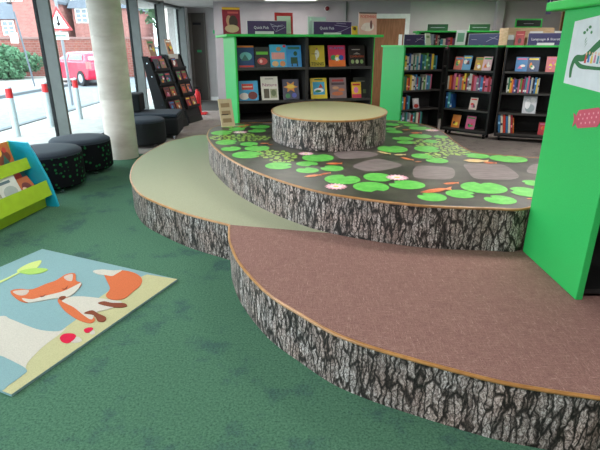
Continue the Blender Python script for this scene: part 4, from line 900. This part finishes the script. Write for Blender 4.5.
foliage('broad tree beyond the cottage between the narrow mullions', -14.5, 66, 3.0, 4.2, 4.6, 3000, (96, 124, 92), .3, 4, ls=.28)
foliage('small tree seen just left of the stone pier', -7.3, 34.5, 2.6, 1.3, 2.2, 1800, (90, 116, 84), .18, 5, ls=.18)
# posts and traffic sign
t = thing('street_sign', 'triangular red bordered warning sign with a white plate on a grey pole', 'traffic sign', (-6.12, 13.2, -.02))
b = MB(); b.tube([(0, .03, 0), (0, .03, 2.7)], .035, mat((120, 124, 130), .5), 10); b.build('pole', t)
b = MB(); b.prism([(-.33, 1.86), (.33, 1.86), (0, 2.42)], M_red, 1, -.012, 0); b.build('warning_triangle', t)
b = MB(); b.prism([(-.24, 1.91), (.24, 1.91), (0, 2.32)], M_white, 1, -.016, -.0125); b.build('white_face', t)
b = MB(); b.box((-.022, -.019, 1.97), (.022, -.0165, 2.2), M_dark); b.prism([(-.06, 2.03), (.06, 2.03), (0, 1.95)], M_dark, 1, -.019, -.0165); b.build('pictogram', t)
b = MB(); b.box((-.2, -.012, 1.64), (.2, 0, 1.82), mat((200, 212, 204), .5)); b.box((-.14, -.014, 1.71), (.14, -.0125, 1.75), mat((90, 110, 100), .5)); b.build('plate', t)
t = thing('lamp_post', 'thin dark post with a small white plate across the road in front of the bush', 'post', (-9.9, 18.6, 0))
b = MB(); b.tube([(0, 0, .03), (-.25, 0, 2.6)], .03, mat((70, 80, 90), .5), 10); b.build('post', t); b = MB(); b.box((-.55, -.02, 1.55), (-.28, .0, 1.9), M_white); b.build('plate', t)
# cars
def car(label, x, y, rz_, col, L_=3.7, Wd=1.66, Ht=1.45):
    t = thing('car', label, 'car', (x, y, -.03), rz_)      # local +x = forward
    pm = mat(col, .25, 0, 0, None, .6); b = MB(); gm = mat((70, 86, 96), .1)
    body = [(-L_/2, .35), (-L_/2-.04, .6), (-L_/2+.02, .86), (-L_/2+.15, .92), (L_/2-1.0, .92), (L_/2-.35, .80), (L_/2-.02, .62), (L_/2, .32), (L_/2-.1, .24), (-L_/2+.1, .24)]
    b.prism([(a_, c_) for a_, c_ in body], pm, 1, -Wd/2, Wd/2); b.build('body', t, bevel=.05)
    b = MB(); vs_ = []; 
    for s in (-1, 1):
        for (a_, c_, k) in ((-L_/2+.12, .90, 1), (-L_/2+.38, Ht-.06, .80), (-L_/2+.8, Ht, .78), (L_/2-1.75, Ht-.03, .78), (L_/2-.98, .90, 1)): vs_.append((a_, s*Wd/2*k*.97, c_))
    b.solid(vs_, [(0, 1, 2, 3, 4), (9, 8, 7, 6, 5)] + [(i, i+5, i+6, i+1) for i in range(4)] + [(4, 9, 5, 0)], pm); b.build('cabin', t, bevel=.04)
    b = MB()
    for s in (-1, 1):
        def sp(a_, c_):
            k = 1-(c_-.90)/(Ht-.90)*.22; return (a_, s*(Wd/2*k*.97+.018), c_)
        for q in ([(-L_/2+.42, .97), (-L_/2+.56, Ht-.12), (-.25, Ht-.1), (-.25, .97)], [(-.15, .97), (-.15, Ht-.1), (L_/2-1.8, Ht-.12), (L_/2-1.25, .97)]): b.face([sp(*p) for p in q], gm)
    b.build('side_windows', t)
    b = MB(); b.face([(-L_/2+.145, -Wd*.40, .97), (-L_/2+.145, Wd*.40, .97), (-L_/2+.34, Wd*.35, Ht-.13), (-L_/2+.34, -Wd*.35, Ht-.13)], mat((150, 180, 190), .1)); b.build('rear_window', t)
    for s in (-1, 1):
        b = MB(); b.box((-L_/2-.03, s*Wd*.47-.09, .66), (-L_/2+.12, s*Wd*.47+.05, .92), mat((230, 90, 90), .2)); b.build('tail_light', t)
        for xx_ in (-L_/2+.62, L_/2-.72):
            b = MB(); b.prism([(xx_+.3*math.cos(k*math.pi/12), .3+.3*math.sin(k*math.pi/12)) for k in range(24)], mat((34, 34, 38), .8), 1, s*Wd/2-.1, s*Wd/2+.03) if False else None
            bb_ = MB(); n_ = 24; vs_ = []
            for yy in (s*(Wd/2-.14), s*(Wd/2+.03)): vs_ += [(xx_+.29*math.cos(k*2*math.pi/n_), yy, .29+.29*math.sin(k*2*math.pi/n_)) for k in range(n_)]
            bb_.solid(vs_, [tuple(range(n_)), tuple(range(n_, 2*n_))[::-1]] + [(i, (i+1) % n_, n_+(i+1) % n_, n_+i) for i in range(n_)], mat((34, 34, 38), .8))
            wo = bb_.build('wheel', t)
            hb = MB(); hb.face([(xx_+.17*math.cos(k*.524), s*(Wd/2+.034), .29+.17*math.sin(k*.524)) for k in range(12)], mat((170, 174, 180), .3, .6)); hb.build('hubcap', wo)
    b = MB(); b.box((-L_/2-.055, -.26, .42), (-L_/2-.035, .26, .53), mat((230, 220, 150), .5)); b.build('number_plate', t)
    return t
car('red hatchback parked across the road beside the brick wall', -8.95, 21.0, math.pi/2+R(50), (206, 30, 62), 3.6, 1.62, 1.28)
car('dark car parked farther along the street right of the column', -8.0, 27.0, math.pi/2+R(20), (60, 66, 76))
car('pale silver car far along the street between the narrow mullions', -7.3, 31.5, math.pi/2+R(12), (190, 194, 200))
